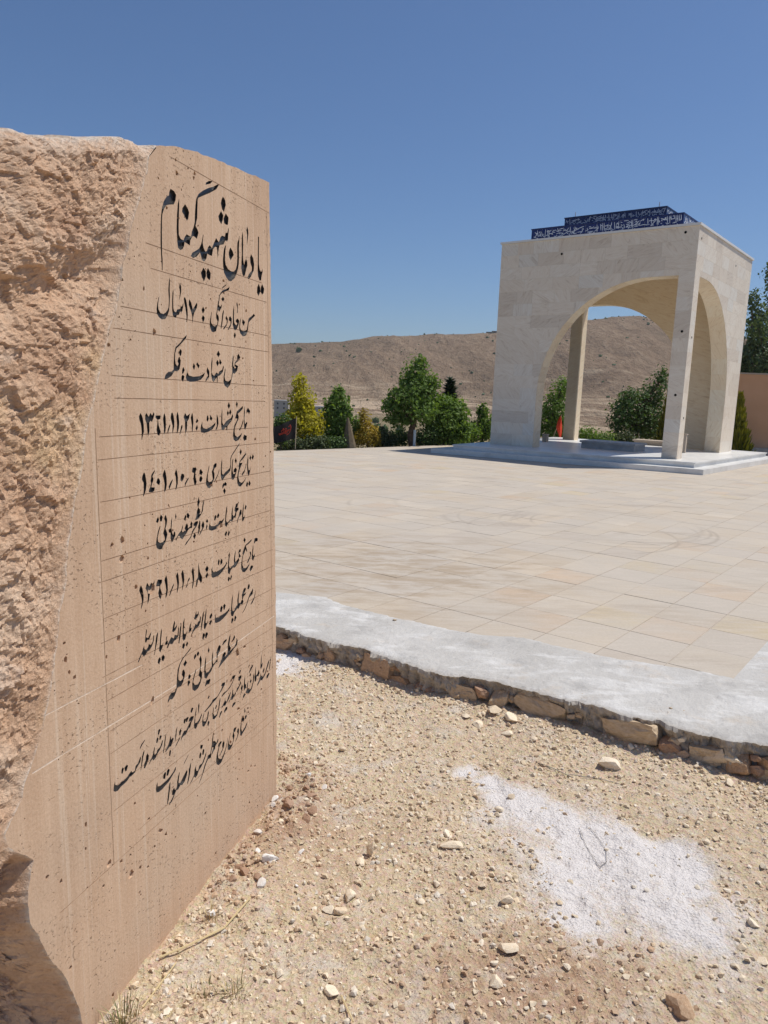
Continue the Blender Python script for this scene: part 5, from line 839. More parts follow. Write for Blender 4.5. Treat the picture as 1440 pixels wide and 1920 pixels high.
walls['right'] = wall(faces['right'], TH, 5 - .006).build('wall', M['clad_bounce'], pav)
walls['far'] = wall(faces['far'], .006, 5 - TH).build('wall', M['clad_bounce'], pav)
walls['left'] = wall(faces['left'], TH, 5 - TH).build('wall', M['clad_bounce'], pav)
# cladding panels
def panel(fn, a0, a1, z0, z1, parent, thick=.006):
    A = [a0] + [a for a in ARCH if a0 + .004 < a < a1 - .004] + [a1]; lo = []
    for i, a in enumerate(A):
        aa = min(max(a, a0 + 1e-4), a1 - 1e-4); lo.append(max(z0, zl(aa)))
    keep = [i for i in range(len(A)) if lo[i] < z1 - .003]
    if not keep or (len(keep) < 2): return
    if keep[-1] - keep[0] + 1 != len(keep): return
    A = [A[i] for i in keep]; lo = [lo[i] for i in keep]; n = len(A)
    flip = np.cross(np.array(fn(1, 0, 0)) - fn(0, 0, 0), np.array(fn(0, 0, 1)) - fn(0, 0, 0)) @ (np.array(fn(0, 1, 0)) - fn(0, 0, 0)) > 0
    c = np.array(fn((A[0] + A[-1]) / 2, 0, (z0 + z1) / 2))
    V = [np.array(fn(a, 0, l)) - c for a, l in zip(A, lo)] + [np.array(fn(a, 0, z1)) - c for a in A] + [np.array(fn(a, thick + .004, l)) - c for a, l in zip(A, lo)] + [np.array(fn(a, thick + .004, z1)) - c for a in A]
    F = []
    for i in range(n - 1):
        F += [(i, i + 1, n + i + 1, n + i), (2 * n + i + 1, 2 * n + i, i, i + 1)[::-1], (n + i, n + i + 1, 3 * n + i + 1, 3 * n + i)]
    F += [(2 * n, 0, n, 3 * n), (n - 1, 3 * n - 1, 4 * n - 1, 2 * n - 1)]
    if not flip: F = [f[::-1] for f in F]
    o = mobj('stone_panel', V, F, M['clad'], parent); o.location = tuple(c); return o
gpn = random.Random(23); CH = H / 17.0
for key, (s0, s1) in (('front', (0.0, 5.0)), ('right', (.0, 5.0))):
    fn = faces[key]
    for r in range(17):
        z0 = r * CH + .001; z1 = (r + 1) * CH - .001
        cuts = [s0]; a = s0
        while a < s1 - .3:
            a += gpn.choice((.55, .62, .7, .8, .9)) if key == 'right' else gpn.choice((.45, .55, .62, .7, .8)); cuts.append(min(a, s1))
        cuts[-1] = s1
        if r < 14: cuts = sorted(set([c for c in cuts if abs(c - PW) > .12] + [PW])) ; 
        if r < 5: cuts = sorted(set([c for c in cuts if abs(c - LEG) > .12] + [LEG]))
        for a0, a1 in zip(cuts[:-1], cuts[1:]):
            if r < 4 and PW - .01 <= a0 and a1 <= LEG + .01: continue
            e0 = .001 if a0 > s0 else 0; e1 = .001 if a1 < s1 else 0
            if key == 'right' and a0 == s0: e0 = .0105
            panel(fn, a0 + e0, a1 - e1, z0, z1, walls[key])
# intrados panels on the two near arches, running round the curve
for key in ('front', 'right'):
    fn = faces[key]; curve = [(LEG, 0.0), (LEG, SPR * .33), (LEG, SPR * .66), (LEG, SPR)] + [(CX + AR * math.cos(t), SPR + BR * math.sin(t)) for t in np.linspace(0, math.pi / 2, 44)[1:]] + [(PW + .3, SPR + BR), (PW, SPR + BR)]
    C2 = np.array(curve); dl = np.r_[0, np.cumsum(np.hypot(*np.diff(C2, axis=0).T))]; nseg = 15
    for k in range(nseg):
        ss = np.linspace(dl[-1] * k / nseg + .0012, dl[-1] * (k + 1) / nseg - .0012, 6); pa = np.interp(ss, dl, C2[:, 0]); pz = np.interp(ss, dl, C2[:, 1])
        tx = np.gradient(pa); tz_ = np.gradient(pz); L_ = np.hypot(tx, tz_); nx, nz = -tz_ / L_, tx / L_   # towards the opening
        if nx[2] * (1.9 - pa[2]) + nz[2] * (1.5 - pz[2]) < 0: nx, nz = -nx, -nz
        V = []
        for off in (.005, -.004):
            for d in (.0105, TH - .001): V += [fn(a + off * u_, d, z + off * w_) for a, z, u_, w_ in zip(pa, pz, nx, nz)]
        n = 6; F = []
        for i in range(n - 1): F += [(i, i + 1, n + i + 1, n + i), (2 * n + i, i + 0, i + 1, 2 * n + i + 1), (n + i, n + i + 1, 3 * n + i + 1, 3 * n + i)]
        F += [(0, n, 3 * n, 2 * n), (n - 1, 3 * n - 1, 4 * n - 1, 2 * n - 1)]
        c = np.mean(V, axis=0); o = mobj('stone_panel', np.array(V) - c, F, M['clad_bounce'], walls[key]); o.location = tuple(c)
# roof, coping
mb = MB(); mb.box(TH + .002, TH + .002, 4.86, 5 - TH - .002, 5 - TH - .002, H - .002); mb.build('ceiling', M['clad_bounce'], pav)
mb = MB(); mb.box(-.032, -.032, H + .002, 5.032, 5.032, H + .052); mb.build('coping', M['white_trim'], pav)
# stepped tile bands with white lettering
def band(off, z0, z1, text, ntile, seed):
    lo, hi = off, 5 - off; mb = MB(); mb.box(lo + .012, lo + .012, z0, hi - .012, hi - .012, z1 - .004); root = mb.build('tile_band', M['white_trim'], pav)
    w = (hi - lo) / ntile
    for k in range(ntile):
        for side in ('front', 'right', 'far', 'left'):
            fn = faces[side]; t = MB(); a0 = lo + k * w + .004; a1 = lo + (k + 1) * w - .004
            P = [fn(a, d, z) for d in (off, off + .014) for a, z in ((a0, z0 + .012), (a1, z0 + .012), (a1, z1 - .022), (a0, z1 - .022))]
            t.add(P, [(0, 1, 2, 3), (3, 2, 6, 7), (0, 3, 7, 4), (2, 1, 5, 6), (1, 0, 4, 5)]); t.build('glazed_tile', M['navy'], root)
    mb = MB(); mb.box(lo - .012, lo - .012, z1 - .018, hi + .012, hi + .012, z1 + .006); mb.build('band_edge', M['navy'], root)
    strokes = [[tuple(int(c) / 1000.0 for c in q.split(',')) for q in s.split()] for s in text.split('|')]
    g_ = random.Random(seed)
    for _ in range(150):
        a = g_.uniform(lo + .05, hi - .1); z = g_.uniform(z0 + .05, z1 - .08); dx = g_.uniform(-.07, .07); strokes.append([(a, z), (a + dx, z + g_.uniform(-.03, .04)), (a + dx * 1.4 + .01, z + g_.uniform(-.03, .03))])
    for side in ('front', 'right'):
        fn = faces[side]; t = MB()
        for s in strokes:
            if side == 'right': s = [(5 - a, z) for a, z in s]
            s = [(min(max(a, lo + .03), hi - .03), min(max(z, z0 + .03), z1 - .04)) for a, z in s]
            pts = np.array(s)
            if len(pts) < 2: continue
            d = np.r_[0, np.cumsum(np.hypot(*np.diff(pts, axis=0).T))]; 
            if d[-1] < .02: continue
            ss = np.linspace(0, d[-1], max(4, len(pts) * 3)); pts = np.c_[np.interp(ss, d, pts[:, 0]), np.interp(ss, d, pts[:, 1])]
            wd = .0042 + .0035 * np.sin(np.linspace(.2, 2.9, len(pts))); tg = np.gradient(pts, axis=0); tg /= np.maximum(np.hypot(tg[:, 0], tg[:, 1])[:, None], 1e-6); nm = np.c_[-tg[:, 1], tg[:, 0]] * wd[:, None]
            A_ = pts + nm; B_ = pts - nm; n = len(pts)
            V = [fn(a, off - .004, z) for a, z in A_] + [fn(a, off - .004, z) for a, z in B_] + [fn(a, off + .002, z) for a, z in A_] + [fn(a, off + .002, z) for a, z in B_]
            F = []
            for i in range(n - 1): F += [(i, i + 1, n + i + 1, n + i), (2 * n + i, i, i + 1, 2 * n + i + 1)[::-1], (n + i, n + i + 1, 3 * n + i + 1, 3 * n + i)]
            t.add(V, F)
        tag(t.build('calligraphy', M['white_glaze'], root), kind='stuff')
band(.55, H + .053, 5.66, BAND1, 13, 1); band(1.17, 5.667, 6.0, BAND2, 9, 2)
# thin lightning pins on the top band and dark fixing holes in the cladding
for a, b in ((3.62, 1.35), (1.42, 1.35)):
    mb = MB(); mb.tube([(b, a, 6.0), (b, a, 6.16)], .012, 6); mb.build('roof_pin', M['white_glaze'], pav)
def disc(fn, a, z, r=.030):
    mb = MB(); n = 12; V = [fn(a + r * math.cos(k * 2 * math.pi / n), -.003, z + r * math.sin(k * 2 * math.pi / n)) for k in range(n)] + [fn(a + r * math.cos(k * 2 * math.pi / n), .004, z + r * math.sin(k * 2 * math.pi / n)) for k in range(n)]
    mb.add(V, [tuple(range(n))] + [(k, (k + 1) % n, n + (k + 1) % n, n + k) for k in range(n)]); mb.build('fixing_hole', M['black'], pav)
for a, z in ((3.28, 4.86), (.30, 5.10), (.165, 2.92), (.17, 1.48)): disc(faces['front'], a, z)
for a, z in ((.22, 4.98), (3.35, 4.85), (.22, 2.80), (.22, .96)): disc(faces['right'], a, z, .026)

# ------------------------------------------------------------------ marble platform, tomb and low marble pieces
plat = empty('marble_platform', mat=mp); tag(plat, 'white marble platform of two steps under the pavilion', 'platform')
def Q(l): return [(b, a) for a, b in l]
up = [(-.55, -.50), (5.35, -1.30), (5.75, 5.7), (-.80, 5.55)]; low = [(-.83, -.78), (5.75, -1.75), (6.1, 6.05), (-1.12, 5.95)]
mb = MB(); mb.prism(Q(low), -.238, -.12); mb.build('step', M['marble'], plat)
mb = MB(); mb.prism(Q(up), -.119, 0.0); mb.build('step', M['marble'], plat)
mb = MB(); mb.prism(Q([(-.575, -.525), (5.36, -1.33), (5.78, 5.73), (-.825, 5.58)]), -.028, -.0005); mb.build('nosing', M['marble'], plat)
def at_local(name, mb, mat, a, b, lab, cat, c=0.001, rz=0.0):
    mt = mp @ Matrix.Translation((b, a, c)) @ Matrix.Rotation(rz, 4, 'Z'); r = empty(name, mat=mt); tag(r, lab, cat); mb.build('body', mat, r); return r
mb = MB(); mb.box(-.42, -.72, 0, .42, .72, .15); mb.box(-.46, -.76, .151, .46, .76, .205); at_local('tomb', mb, M['greymarble'], 2.22, 1.75, 'long low grey marble tomb in the middle of the platform', 'tomb')
mb = MB(); mb.box(-.22, -.85, 0, .22, .85, .10); mb.box(-.25, -.9, .101, .25, .9, .15); at_local('stone_bench', mb, M['wall_cap'], 1.9, 5.05, 'low pale stone bench at the back of the platform', 'bench')
mb = MB(); mb.box(-.07, -.07, 0, .07, .07, .20); mb.box(-.08, -.08, .2, .08, .08, .23); at_local('marble_post', mb, M['wall_cap'], 4.70, 2.75, 'short cream stone post behind the left leg of the pavilion', 'post')
mb = MB(); mb.box(-.05, -.05, 0, .05, .05, .48); mb.box(-.07, -.07, .48, .07, .07, .50); at_local('marble_post', mb, M['wall_cap'], .62, 2.6, 'slim pale post seen beside the near thin pillar', 'post')
# ------------------------------------------------------------------ vegetation
FPX = 1404.0
def at(px, py, Yd):     # a point on the sight line of a measured position in the photograph, Yd metres ahead
    Xc = (px - 720) / FPX; Uc = (960 - py) / FPX; d = c_fwd + c_right * Xc + c_up * Uc
    return Vector((0, 0, CAM_H)) + d * (Yd / d.y)
def leaves(blobs, n, size, seed, up=.35, inner=.45, aspect=.6):
    g = np.random.default_rng(seed); blobs = np.array(blobs, float); vol = (blobs[:, 3] * blobs[:, 4] * blobs[:, 5]) ** (2 / 3.0); k = g.choice(len(blobs), n, p=vol / vol.sum())
    d = g.standard_normal((n, 3)); d /= np.linalg.norm(d, axis=1)[:, None]
    r = inner + (1.10 - inner) * g.random(n) ** .6; r *= 1 + .34 * vnoise(d * 2.6 + k[:, None] * 7.1, seed) + .15 * vnoise(d * 7 + k[:, None] * 3.1, seed + 8)
    P = blobs[k, :3] + d * blobs[k, 3:6] * r[:, None]
    nrm = d * .8 + g.standard_normal((n, 3)) * .55 + np.array([0, 0, up]); nrm /= np.linalg.norm(nrm, axis=1)[:, None]
    t = np.cross(nrm, g.standard_normal((n, 3))); t /= np.linalg.norm(t, axis=1)[:, None]; b = np.cross(nrm, t)
    s = size * (.55 + .9 * g.random(n))[:, None]
    V = np.stack([P - t * s * .5, P + b * s * aspect * .5 + nrm * s * .06, P + t * s * .5 - nrm * s * .12, P - b * s * aspect * .5 + nrm * s * .06], 1).reshape(-1, 3)
    i = np.arange(n) * 4; F = np.c_[i, i + 1, i + 2, i + 3]
    cl = .5 + .5 * vnoise(P * 2.1 + 5, seed + 2)
    sh = np.clip(.15 + .55 * g.random(n) + .3 * cl, 0, 1)
    return V, F, np.repeat(sh, 4)
def tree(name, base, blobs, n, size, leaf, label, cat='tree', seed=1, trunk=None, limbs=(), group=None, aspect=.62, up=.35, inner=.3):
    r = empty(name, base); tag(r, label, cat, group); B_ = Vector(base)
    V, F, s = leaves(blobs, int(n * .78), size, seed, up, inner, aspect); mobj('crown', V - np.array(base), F, M[leaf], r, attrs={'shade': ('POINT', s)})
    if trunk:
        mb = MB(); pts, rad_ = trunk; mb.tube([Vector(p) - B_ for p in pts], rad_, 8)
        for (p0, p1, r0) in limbs: mid = (Vector(p0) + Vector(p1)) / 2 + Vector((0, 0, .06)); mb.tube([Vector(p0) - B_, mid - B_, Vector(p1) - B_], [r0, r0 * .7, r0 * .35], 6)
        mb.build('trunk', M['bark'], r)
    return r
def blob(px, py, Yd, wpx, hpx, dy=0.0, depth=1.0):
    c = at(px, py, Yd + dy); s = (Yd + dy) / FPX; return (c.x, c.y, c.z, wpx * s / 2, wpx * s / 2 * depth, hpx * s / 2)
def base_pt(px, Yd, z=-.55):
    p = at(px, 840, Yd); return (p.x, p.y, z)
def simple_tree(name, Yd, bl, n, size, leaf, label, tx, tpx=5, seed=1, cat='tree', **k):
    b = base_pt(tx, Yd); blobs = [blob(x, y, Yd, w, h, dy) for x, y, w, h, dy in bl]; hi = max(blobs, key=lambda q: q[2]); s = Yd / FPX
    c = blobs[0]; tr = [b, ((b[0] * .6 + c[0] * .4), b[1], (b[2] * .5 + c[2] * .5)), (c[0], c[1], c[2]), (hi[0], hi[1], hi[2])]
    limbs = [((c[0], c[1], c[2] - c[5] * .6), q[:3], tpx * s * .25) for q in blobs[1:]]
    return tree(name, b, blobs, n, size, leaf, label, cat, seed, (tr, [tpx * s * .5, tpx * s * .45, tpx * s * .3, tpx * s * .1]), limbs, **k)
simple_tree('young_maple', 21.3, [(570, 790, 62, 62, 0), (566, 752, 44, 60, 0), (560, 722, 26, 40, 0), (592, 795, 34, 44, .2), (545, 790, 36, 46, -.2), (580, 816, 46, 30, .1), (568, 770, 50, 50, .2)], 5200, .095, 'leaf_yellow', 'bright yellow-leaved young tree behind the black flag', 562, 4, 101)
simple_tree('young_maple', 22.0, [(632, 790, 56, 70, 0), (634, 750, 34, 46, 0), (618, 770, 28, 50, .2), (648, 775, 28, 50, -.2), (632, 815, 50, 36, .2), (635, 736, 18, 22, 0)], 5200, .095, 'leaf_green', 'dense green young tree just right of the yellow tree', 632, 5, 102)
b = base_pt(655, 21.2); mbk = MB(); s_ = 21.2 / FPX; c0 = at(655, 838, 21.2); c1 = at(652, 783, 21.2)
mbk.tube([c0 - Vector(b) + Vector((0, 0, -.45)), c0 - Vector(b), (c0 * .5 + c1 * .5) - Vector(b), c1 - Vector(b)], [.22, .20, .12, .03], 9); r_ = empty('wrapped_shrub', b); tag(r_, 'narrow brown cone of a wrapped shrub beside the green young tree', 'shrub'); mbk.build('wrapping', M['burlap'], r_)
simple_tree('yellowing_shrub', 21.8, [(690, 815, 44, 44, 0), (684, 790, 24, 40, 0), (672, 822, 28, 34, -.1), (702, 822, 26, 32, .2), (680, 775, 10, 22, 0)], 1900, .08, 'leaf_mixed', 'yellow and orange tinged shrub left of the biggest tree', 688, 3, 103, 'shrub', inner=.3)
simple_tree('shrub', 22.0, [(667, 800, 26, 40, 0), (672, 812, 26, 30, .2)], 900, .085, 'leaf_green', 'small green shrub beside the wrapped brown cone', 668, 3, 104, 'shrub')
# biggest tree
Yb = 22.6; bl = [(776, 735, 68, 70, 0), (783, 700, 44, 52, 0), (788, 680, 24, 28, 0), (760, 745, 50, 44, -.3), (742, 765, 48, 40, 0), (730, 757, 24, 24, .2), (752, 786, 62, 32, .2), (800, 730, 46, 56, .3), (812, 716, 26, 36, 0), (790, 770, 60, 48, -.3), (772, 715, 46, 44, .4), (738, 738, 22, 24, 0), (800, 752, 44, 44, .2)]
b = base_pt(774, Yb); blobs = [blob(x, y, Yb, w, h, dy) for x, y, w, h, dy in bl]; t0 = at(772, 840, Yb); t1 = at(769, 815, Yb); t2 = at(776, 793, Yb); t3 = at(782, 740, Yb); t4 = at(787, 690, Yb)
rt = tree('broad_maple', b, blobs, 7600, .105, 'leaf_green', 'tallest broad green tree with a bare dark leaning trunk', 'tree', 105, ([(t0.x, t0.y, -.6), t0, t1, t2, t3, t4], [.11, .10, .095, .085, .05, .015]), [(t2, Vector(blobs[k][:3]), .035) for k in (3, 4, 6, 7, 9, 8)])
p0 = at(776, 838, 22.2); p1 = at(778, 806, 22.2); mbk = MB(); bz = (p0.x, p0.y, -.55); mbk.tube([Vector((p0.x, p0.y, -.55)) - Vector(bz), p1 - Vector(bz)], [.045, .04], 8); r_ = empty('plant_pipe', bz); tag(r_, 'pale plastic pipe standing against the trunk of the tallest tree', 'pipe'); mbk.build('pipe', M['pipe'], r_)
# spruce tip behind, then the wide bushy tree and its neighbour
def spruce(px, top, Yd, hpx, wpx, label, seed, leaf='needle', name='spruce', n=2600, cat='tree'):
    tp = at(px, top, Yd); b = base_pt(px, Yd); s = Yd / FPX; Hh = tp.z - b[2]; g = np.random.default_rng(seed); k = g.random(n) ** .75
    rr = k * wpx * s * .5 * (1 + .25 * np.sin(k * 55)); an = g.uniform(0, 6.283, n); rad_ = rr * (.35 + .65 * g.random(n) ** .5)
    P = np.c_[b[0] + np.cos(an) * rad_, b[1] + np.sin(an) * rad_, tp.z - k * Hh * .93 + rad_ * .18]; o = np.c_[np.cos(an), np.sin(an), .25 + .3 * g.random(n)]; o /= np.linalg.norm(o, axis=1)[:, None]
    if leaf == 'thuja': o = np.c_[np.cos(an) * .35, np.sin(an) * .35, np.ones(n)]; o /= np.linalg.norm(o, axis=1)[:, None]
    sd = np.cross(o, [0, 0, 1.0]) + g.standard_normal((n, 3)) * .3; sd /= np.linalg.norm(sd, axis=1)[:, None]; L_ = (.13 + .10 * g.random(n))[:, None] * (wpx * s / .9) ** .5
    V = np.stack([P - sd * L_ * .22, P + o * L_, P + sd * L_ * .22, P - o * L_ * .25], 1).reshape(-1, 3); i = np.arange(n) * 4; r = empty(name, b); tag(r, label, cat)
    mobj('crown', V - np.array(b), np.c_[i, i + 1, i + 2, i + 3], M[leaf], r, attrs={'shade': ('POINT', np.repeat(np.clip(g.random(n) * .8 + .35 * (1 - k) - .1, 0, 1), 4))})
    mb = MB(); mb.tube([(0, 0, 0), (0, 0, Hh * .97)], [wpx * s * .05, .01], 7); mb.build('trunk', M['bark'], r)
spruce(838, 709, 25.5, 130, 60, 'dark spruce whose tip rises behind the wide bushy tree', 106)
simple_tree('bushy_tree', 23.4, [(838, 790, 80, 74, 0), (828, 760, 60, 44, 0), (856, 770, 46, 52, .2), (812, 788, 40, 60, -.2), (845, 815, 76, 40, .1), (866, 800, 34, 50, 0)], 6400, .105, 'leaf_green', 'wide bushy green tree right of the tallest tree', 838, 6, 107)
simple_tree('slim_tree', 25.0, [(905, 795, 36, 54, 0), (905, 770, 22, 30, 0), (896, 810, 34, 40, .2), (914, 806, 28, 44, 0)], 2300, .10, 'leaf_green', 'small green tree beside the left leg of the pavilion', 904, 4, 108)
simple_tree('shrub', 24.2, [(884, 812, 34, 34, 0), (872, 820, 30, 30, .3)], 1300, .09, 'leaf_green', 'light green shrub between the bushy tree and the small tree', 884, 3, 109, 'shrub')
for i, (px, py, Yd, w, h, leaf, lab) in enumerate([(527, 805, 20.2, 34, 56, 'leaf_dark', 'dark leafy shrub behind the flag at the edge of the stone'), (545, 836, 20.6, 46, 30, 'shrub_grey', 'low greyish hedge shrub under the black flag'), (588, 832, 21.0, 56, 34, 'shrub_grey', 'low hedge shrub under the yellow tree'), (628, 834, 21.2, 50, 30, 'leaf_dark', 'low dark hedge shrub under the green young tree'), (722, 828, 22.6, 44, 34, 'shrub_grey', 'grey-green hedge shrub left of the dark leaning trunk'), (745, 822, 23.2, 46, 36, 'leaf_dark', 'dark hedge shrub just behind the dark leaning trunk'), (798, 822, 23.0, 44, 46, 'leaf_dark', 'dark hedge shrub right of the pale pipe'), (712, 818, 22.4, 26, 34, 'shrub_grey', 'upright blue-green shrub right of the yellowing shrub')]):
    simple_tree('hedge_shrub', Yd, [(px, py, w, h, 0), (px - w * .25, py + 4, w * .6, h * .8, .2), (px + w * .25, py - 2, w * .6, h * .85, -.1)], int(900 + w * h * .5), .075, leaf, lab, px, 3, 120 + i, 'shrub')
# seen through and around the pavilion
simple_tree('leafy_tree', 28.5, [(1036, 775, 60, 74, 0), (1048, 740, 40, 60, 0), (1024, 790, 40, 70, .3), (1052, 790, 40, 70, -.3), (1056, 722, 22, 30, 0), (1035, 815, 60, 36, 0)], 4600, .11, 'leaf_green', 'green tree seen between the left leg and the back pillar', 1040, 6, 140)
for i, (px, py, w, h, lab) in enumerate([(1100, 818, 44, 34, 'low green bush just right of the back pillar'), (1136, 824, 46, 26, 'low green bush behind the tomb'), (1170, 822, 44, 30, 'low bush under the dark tree behind the tomb')]):
    simple_tree('low_bush', 29.0, [(px, py, w, h, 0), (px + 10, py + 4, w * .7, h * .7, .3)], 1500, .09, ('leaf_green', 'leaf_green', 'shrub_grey')[i], lab, px, 3, 150 + i, 'bush')
simple_tree('dark_tree', 30.0, [(1192, 775, 80, 76, 0), (1170, 770, 50, 50, 0), (1215, 755, 52, 70, .4), (1235, 730, 36, 70, 0), (1244, 705, 18, 36, 0), (1160, 795, 40, 44, -.3), (1205, 805, 80, 50, .2), (1180, 745, 36, 36, 0), (1230, 790, 40, 60, .3)], 7200, .12, 'leaf_dark', 'big dark green tree framed by the near arch', 1195, 7, 155)
spruce(1246, 722, 27.6, 110, 40, 'yellow-green thuja beside the near thin pillar', 156, 'thuja', 'thuja', 2600)
spruce(1378, 742, 26.0, 90, 58, 'green and yellow thuja in front of the ochre wall', 157, 'thuja', 'thuja', 3200)
for i, (px, top, Yd, w, lab) in enumerate([(1418, 548, 37, 44, 'shorter poplar directly behind the right leg of the pavilion'), (1448, 498, 38, 52, 'tall poplar at the right edge of the picture'), (1432, 600, 36, 50, 'bushy lower poplar between the two tall ones'), (1398, 640, 38, 36, 'low poplar closest to the pavilion behind the ochre wall'), (1490, 520, 38, 60, 'poplar standing just beyond the right edge of view')]):
    Hp = 845 - top; bl = []; gg = random.Random(160 + i)
    for k in range(9):
        f = k / 8; bl.append((px + gg.uniform(-.22, .22) * w, top + 16 + f * (Hp - 90), w * (.45 + .55 * math.sin(.6 + f * 2.0)) * gg.uniform(.75, 1.1), 44 + 20 * f, gg.uniform(-.6, .6)))
    bl = bl[4:5] + bl[:4] + bl[5:]
    simple_tree('poplar', Yd, bl, 3800, .16, 'leaf_blue', lab, px, 6, 170 + i, inner=.25)
# far shrubs on the valley field
for i, (px, py, Yd, w, h) in enumerate([(705, 788, 200, 16, 22), (721, 790, 205, 12, 18), (749, 789, 210, 10, 16), (705, 765, 290, 10, 9), (560, 688, 560, 10, 9)]):
    p = at(px, py + h / 2, Yd); zt = float(terrain_z(np.array([p.x]), np.array([p.y]))[0][0]); s = Yd / FPX; b = (p.x, p.y, zt - .2)
    r = empty('field_shrub', b); tag(r, ['larger upright shrub on the valley field left of the tallest tree', 'second dark shrub on the valley field, between the larger one and the tree', 'small shrub on the field just under the tallest tree crown', 'low shrub at the far side of the valley field', 'lone shrub high on the left slope of the hill'][i], 'shrub')
    V, F, sh = leaves([(p.x, p.y, zt + h * s * .5, w * s / 2, w * s / 2, h * s / 2)], 500, .8, 190 + i); mobj('crown', V - np.array(b), F, M['leaf_dark'], r, attrs={'shade': ('POINT', sh)})

# ------------------------------------------------------------------ ochre wall to the right
w0 = Vector((10.9, 27.2, 0)); w1 = Vector((24.0, 26.0, 0)); dv = (w1 - w0); Lw = dv.length; rzw = math.atan2(dv.y, dv.x)
ow = empty('boundary_wall', (w0.x, w0.y, -.3), rzw); tag(ow, 'plain ochre rendered wall at the right edge behind the pavilion', 'wall')
mb = MB(); mb.box(0, 0, 0, Lw, .25, 2.93); mb.build('render', M['ochre'], ow)
mb = MB(); mb.box(-.03, -.03, 2.931, Lw + .03, .28, 2.985); mb.build('cap', M['wall_cap'], ow)
mb = MB(); mb.box(-.02, -.35, 0, Lw, -.001, .36); mb.build('plinth', M['greymarble'], ow)

# ------------------------------------------------------------------ flags
p = at(553.5, 842, 19.2); bz = Vector((p.x, p.y, .0)); fl = empty('black_flag', bz); tag(fl, 'black flag with red lettering on a thin wooden pole', 'flag')
mb = MB(); tp = at(556, 781, 19.2); mb.tube([(0, 0, 0), tp - bz], [.012, .009], 7); mb.build('pole', M['palewood'], fl)
ny, nx_ = 14, 30; V = []; cA, cB, cC, cD = at(555.5, 783.5, 19.2), at(554.5, 822, 19.2), at(500, 835, 18.9), at(500, 807, 18.9)
for j in range(ny):
    for i in range(nx_):
        f = i / (nx_ - 1); h = j / (ny - 1); q_ = (cA * (1 - f) + cD * f) * (1 - h) + (cB * (1 - f) + cC * f) * h; V.append(q_ - bz + Vector((0, .05 * math.sin(f * 11 + h) * f, .012 * math.sin(f * 9) * f)))
cl = mobj('cloth', V, grid_faces(ny, nx_), M['blackcloth'], fl, smooth=True)
mb = MB()
for st in ['148,1075 180,1062 230,1040 270,1018', '155,1085 215,1062 262,1035 285,1012', '240,1085 268,1068 288,1035 298,990 292,965', '205,1040 215,1015 205,1005 190,1030 178,1040', '225,1035 240,1010 232,1000', '268,985 285,970 290,955', '225,1070 255,1055']:
    pt = [at(500 + float(a.split(',')[0]) * .1528, 650 + float(a.split(',')[1]) * .1528, 19.02) for a in st.split()]
    mb.tube([q_ - bz for q_ in pt], .012, 5)
mb.build('lettering', M['redprint'], cl)
p = at(1034, 823, 25.6); bz = Vector((p.x, p.y, .24)); fl = empty('red_flag', bz); tag(fl, 'orange-red flag hanging from a leaning stick behind the platform', 'flag')
mb = MB(); tp = at(1053.5, 777, 25.6); mb.tube([(0, 0, -.2), tp - bz], [.012, .010], 7); mb.build('pole', M['palewood'], fl)
V = []; nj = 12
for j in range(nj):
    f = j / (nj - 1); yy = 779 + f * 41; xl = 1050.5 - 8 * math.sin(min(1, f * 1.5) * 1.57) * (1 - max(0, f - .55) * 1.7); xr = 1051.8 + 2.8 * math.sin(f * 2.6) - 1.0 * f
    for i in range(5):
        k = i / 4; q_ = at(xl * (1 - k) + xr * k, yy + 1.5 * k, 25.5 + .10 * math.sin(k * 6 + f * 3)); V.append(q_ - bz)
mobj('cloth', V, grid_faces(nj, 5), M['redcloth'], fl, smooth=True)

# ------------------------------------------------------------------ far buildings
def far_block(name, px, py, Yd, wpx, hpx, label, mat, roofmat=None, wins=(), cat='building'):
    p = at(px, py, Yd); s = Yd / FPX; w = wpx * s; h = hpx * s; zt = min(float(terrain_z(np.array([p.x]), np.array([p.y]))[0][0]), p.z) - 1
    b = empty(name, (p.x, p.y, zt)); tag(b, label, cat); mb = MB(); mb.box(-w / 2, 0, 0, w / 2, w * .7, p.z - zt + h); mb.build('wall', M[mat], b)
    mb = MB(); mb.box(-w / 2 - .2, -.25, p.z - zt + h + .002, w / 2 + .2, w * .7 + .25, p.z - zt + h + s * 1.5); mb.build('roof', M[roofmat or mat], b)
    for (fx, fz) in wins:
        mb = MB(); mb.box(-w / 2 + fx * w - s * 1.6, -.06, p.z - zt + fz * h - s * 1.8, -w / 2 + fx * w + s * 1.6, .02, p.z - zt + fz * h + s * 1.8); mb.build('window', M['far_dark'], b)
far_block('far_house', 527, 772, 300, 26, 20, 'pale grey house on the valley floor beside the edge of the stone', 'far_wall', 'far_white', ((.25, .35), (.25, .75), (.7, .35), (.7, .75)))
far_block('far_shed', 594, 769, 310, 22, 6, 'long white shed roof between the yellow and green trees', 'far_wall', 'far_white', ((.3, .4), (.7, .4)))
far_block('hilltop_ruin', 917, 628, 690, 9, 4, 'small dark ruin on the ridge, left of two', 'ruin', None, ((.5, .4),), 'ruin')
far_block('hilltop_ruin', 928, 627, 690, 10, 4.5, 'small dark ruin on the ridge next to the pavilion, right of two', 'ruin', None, ((.5, .4),), 'ruin')

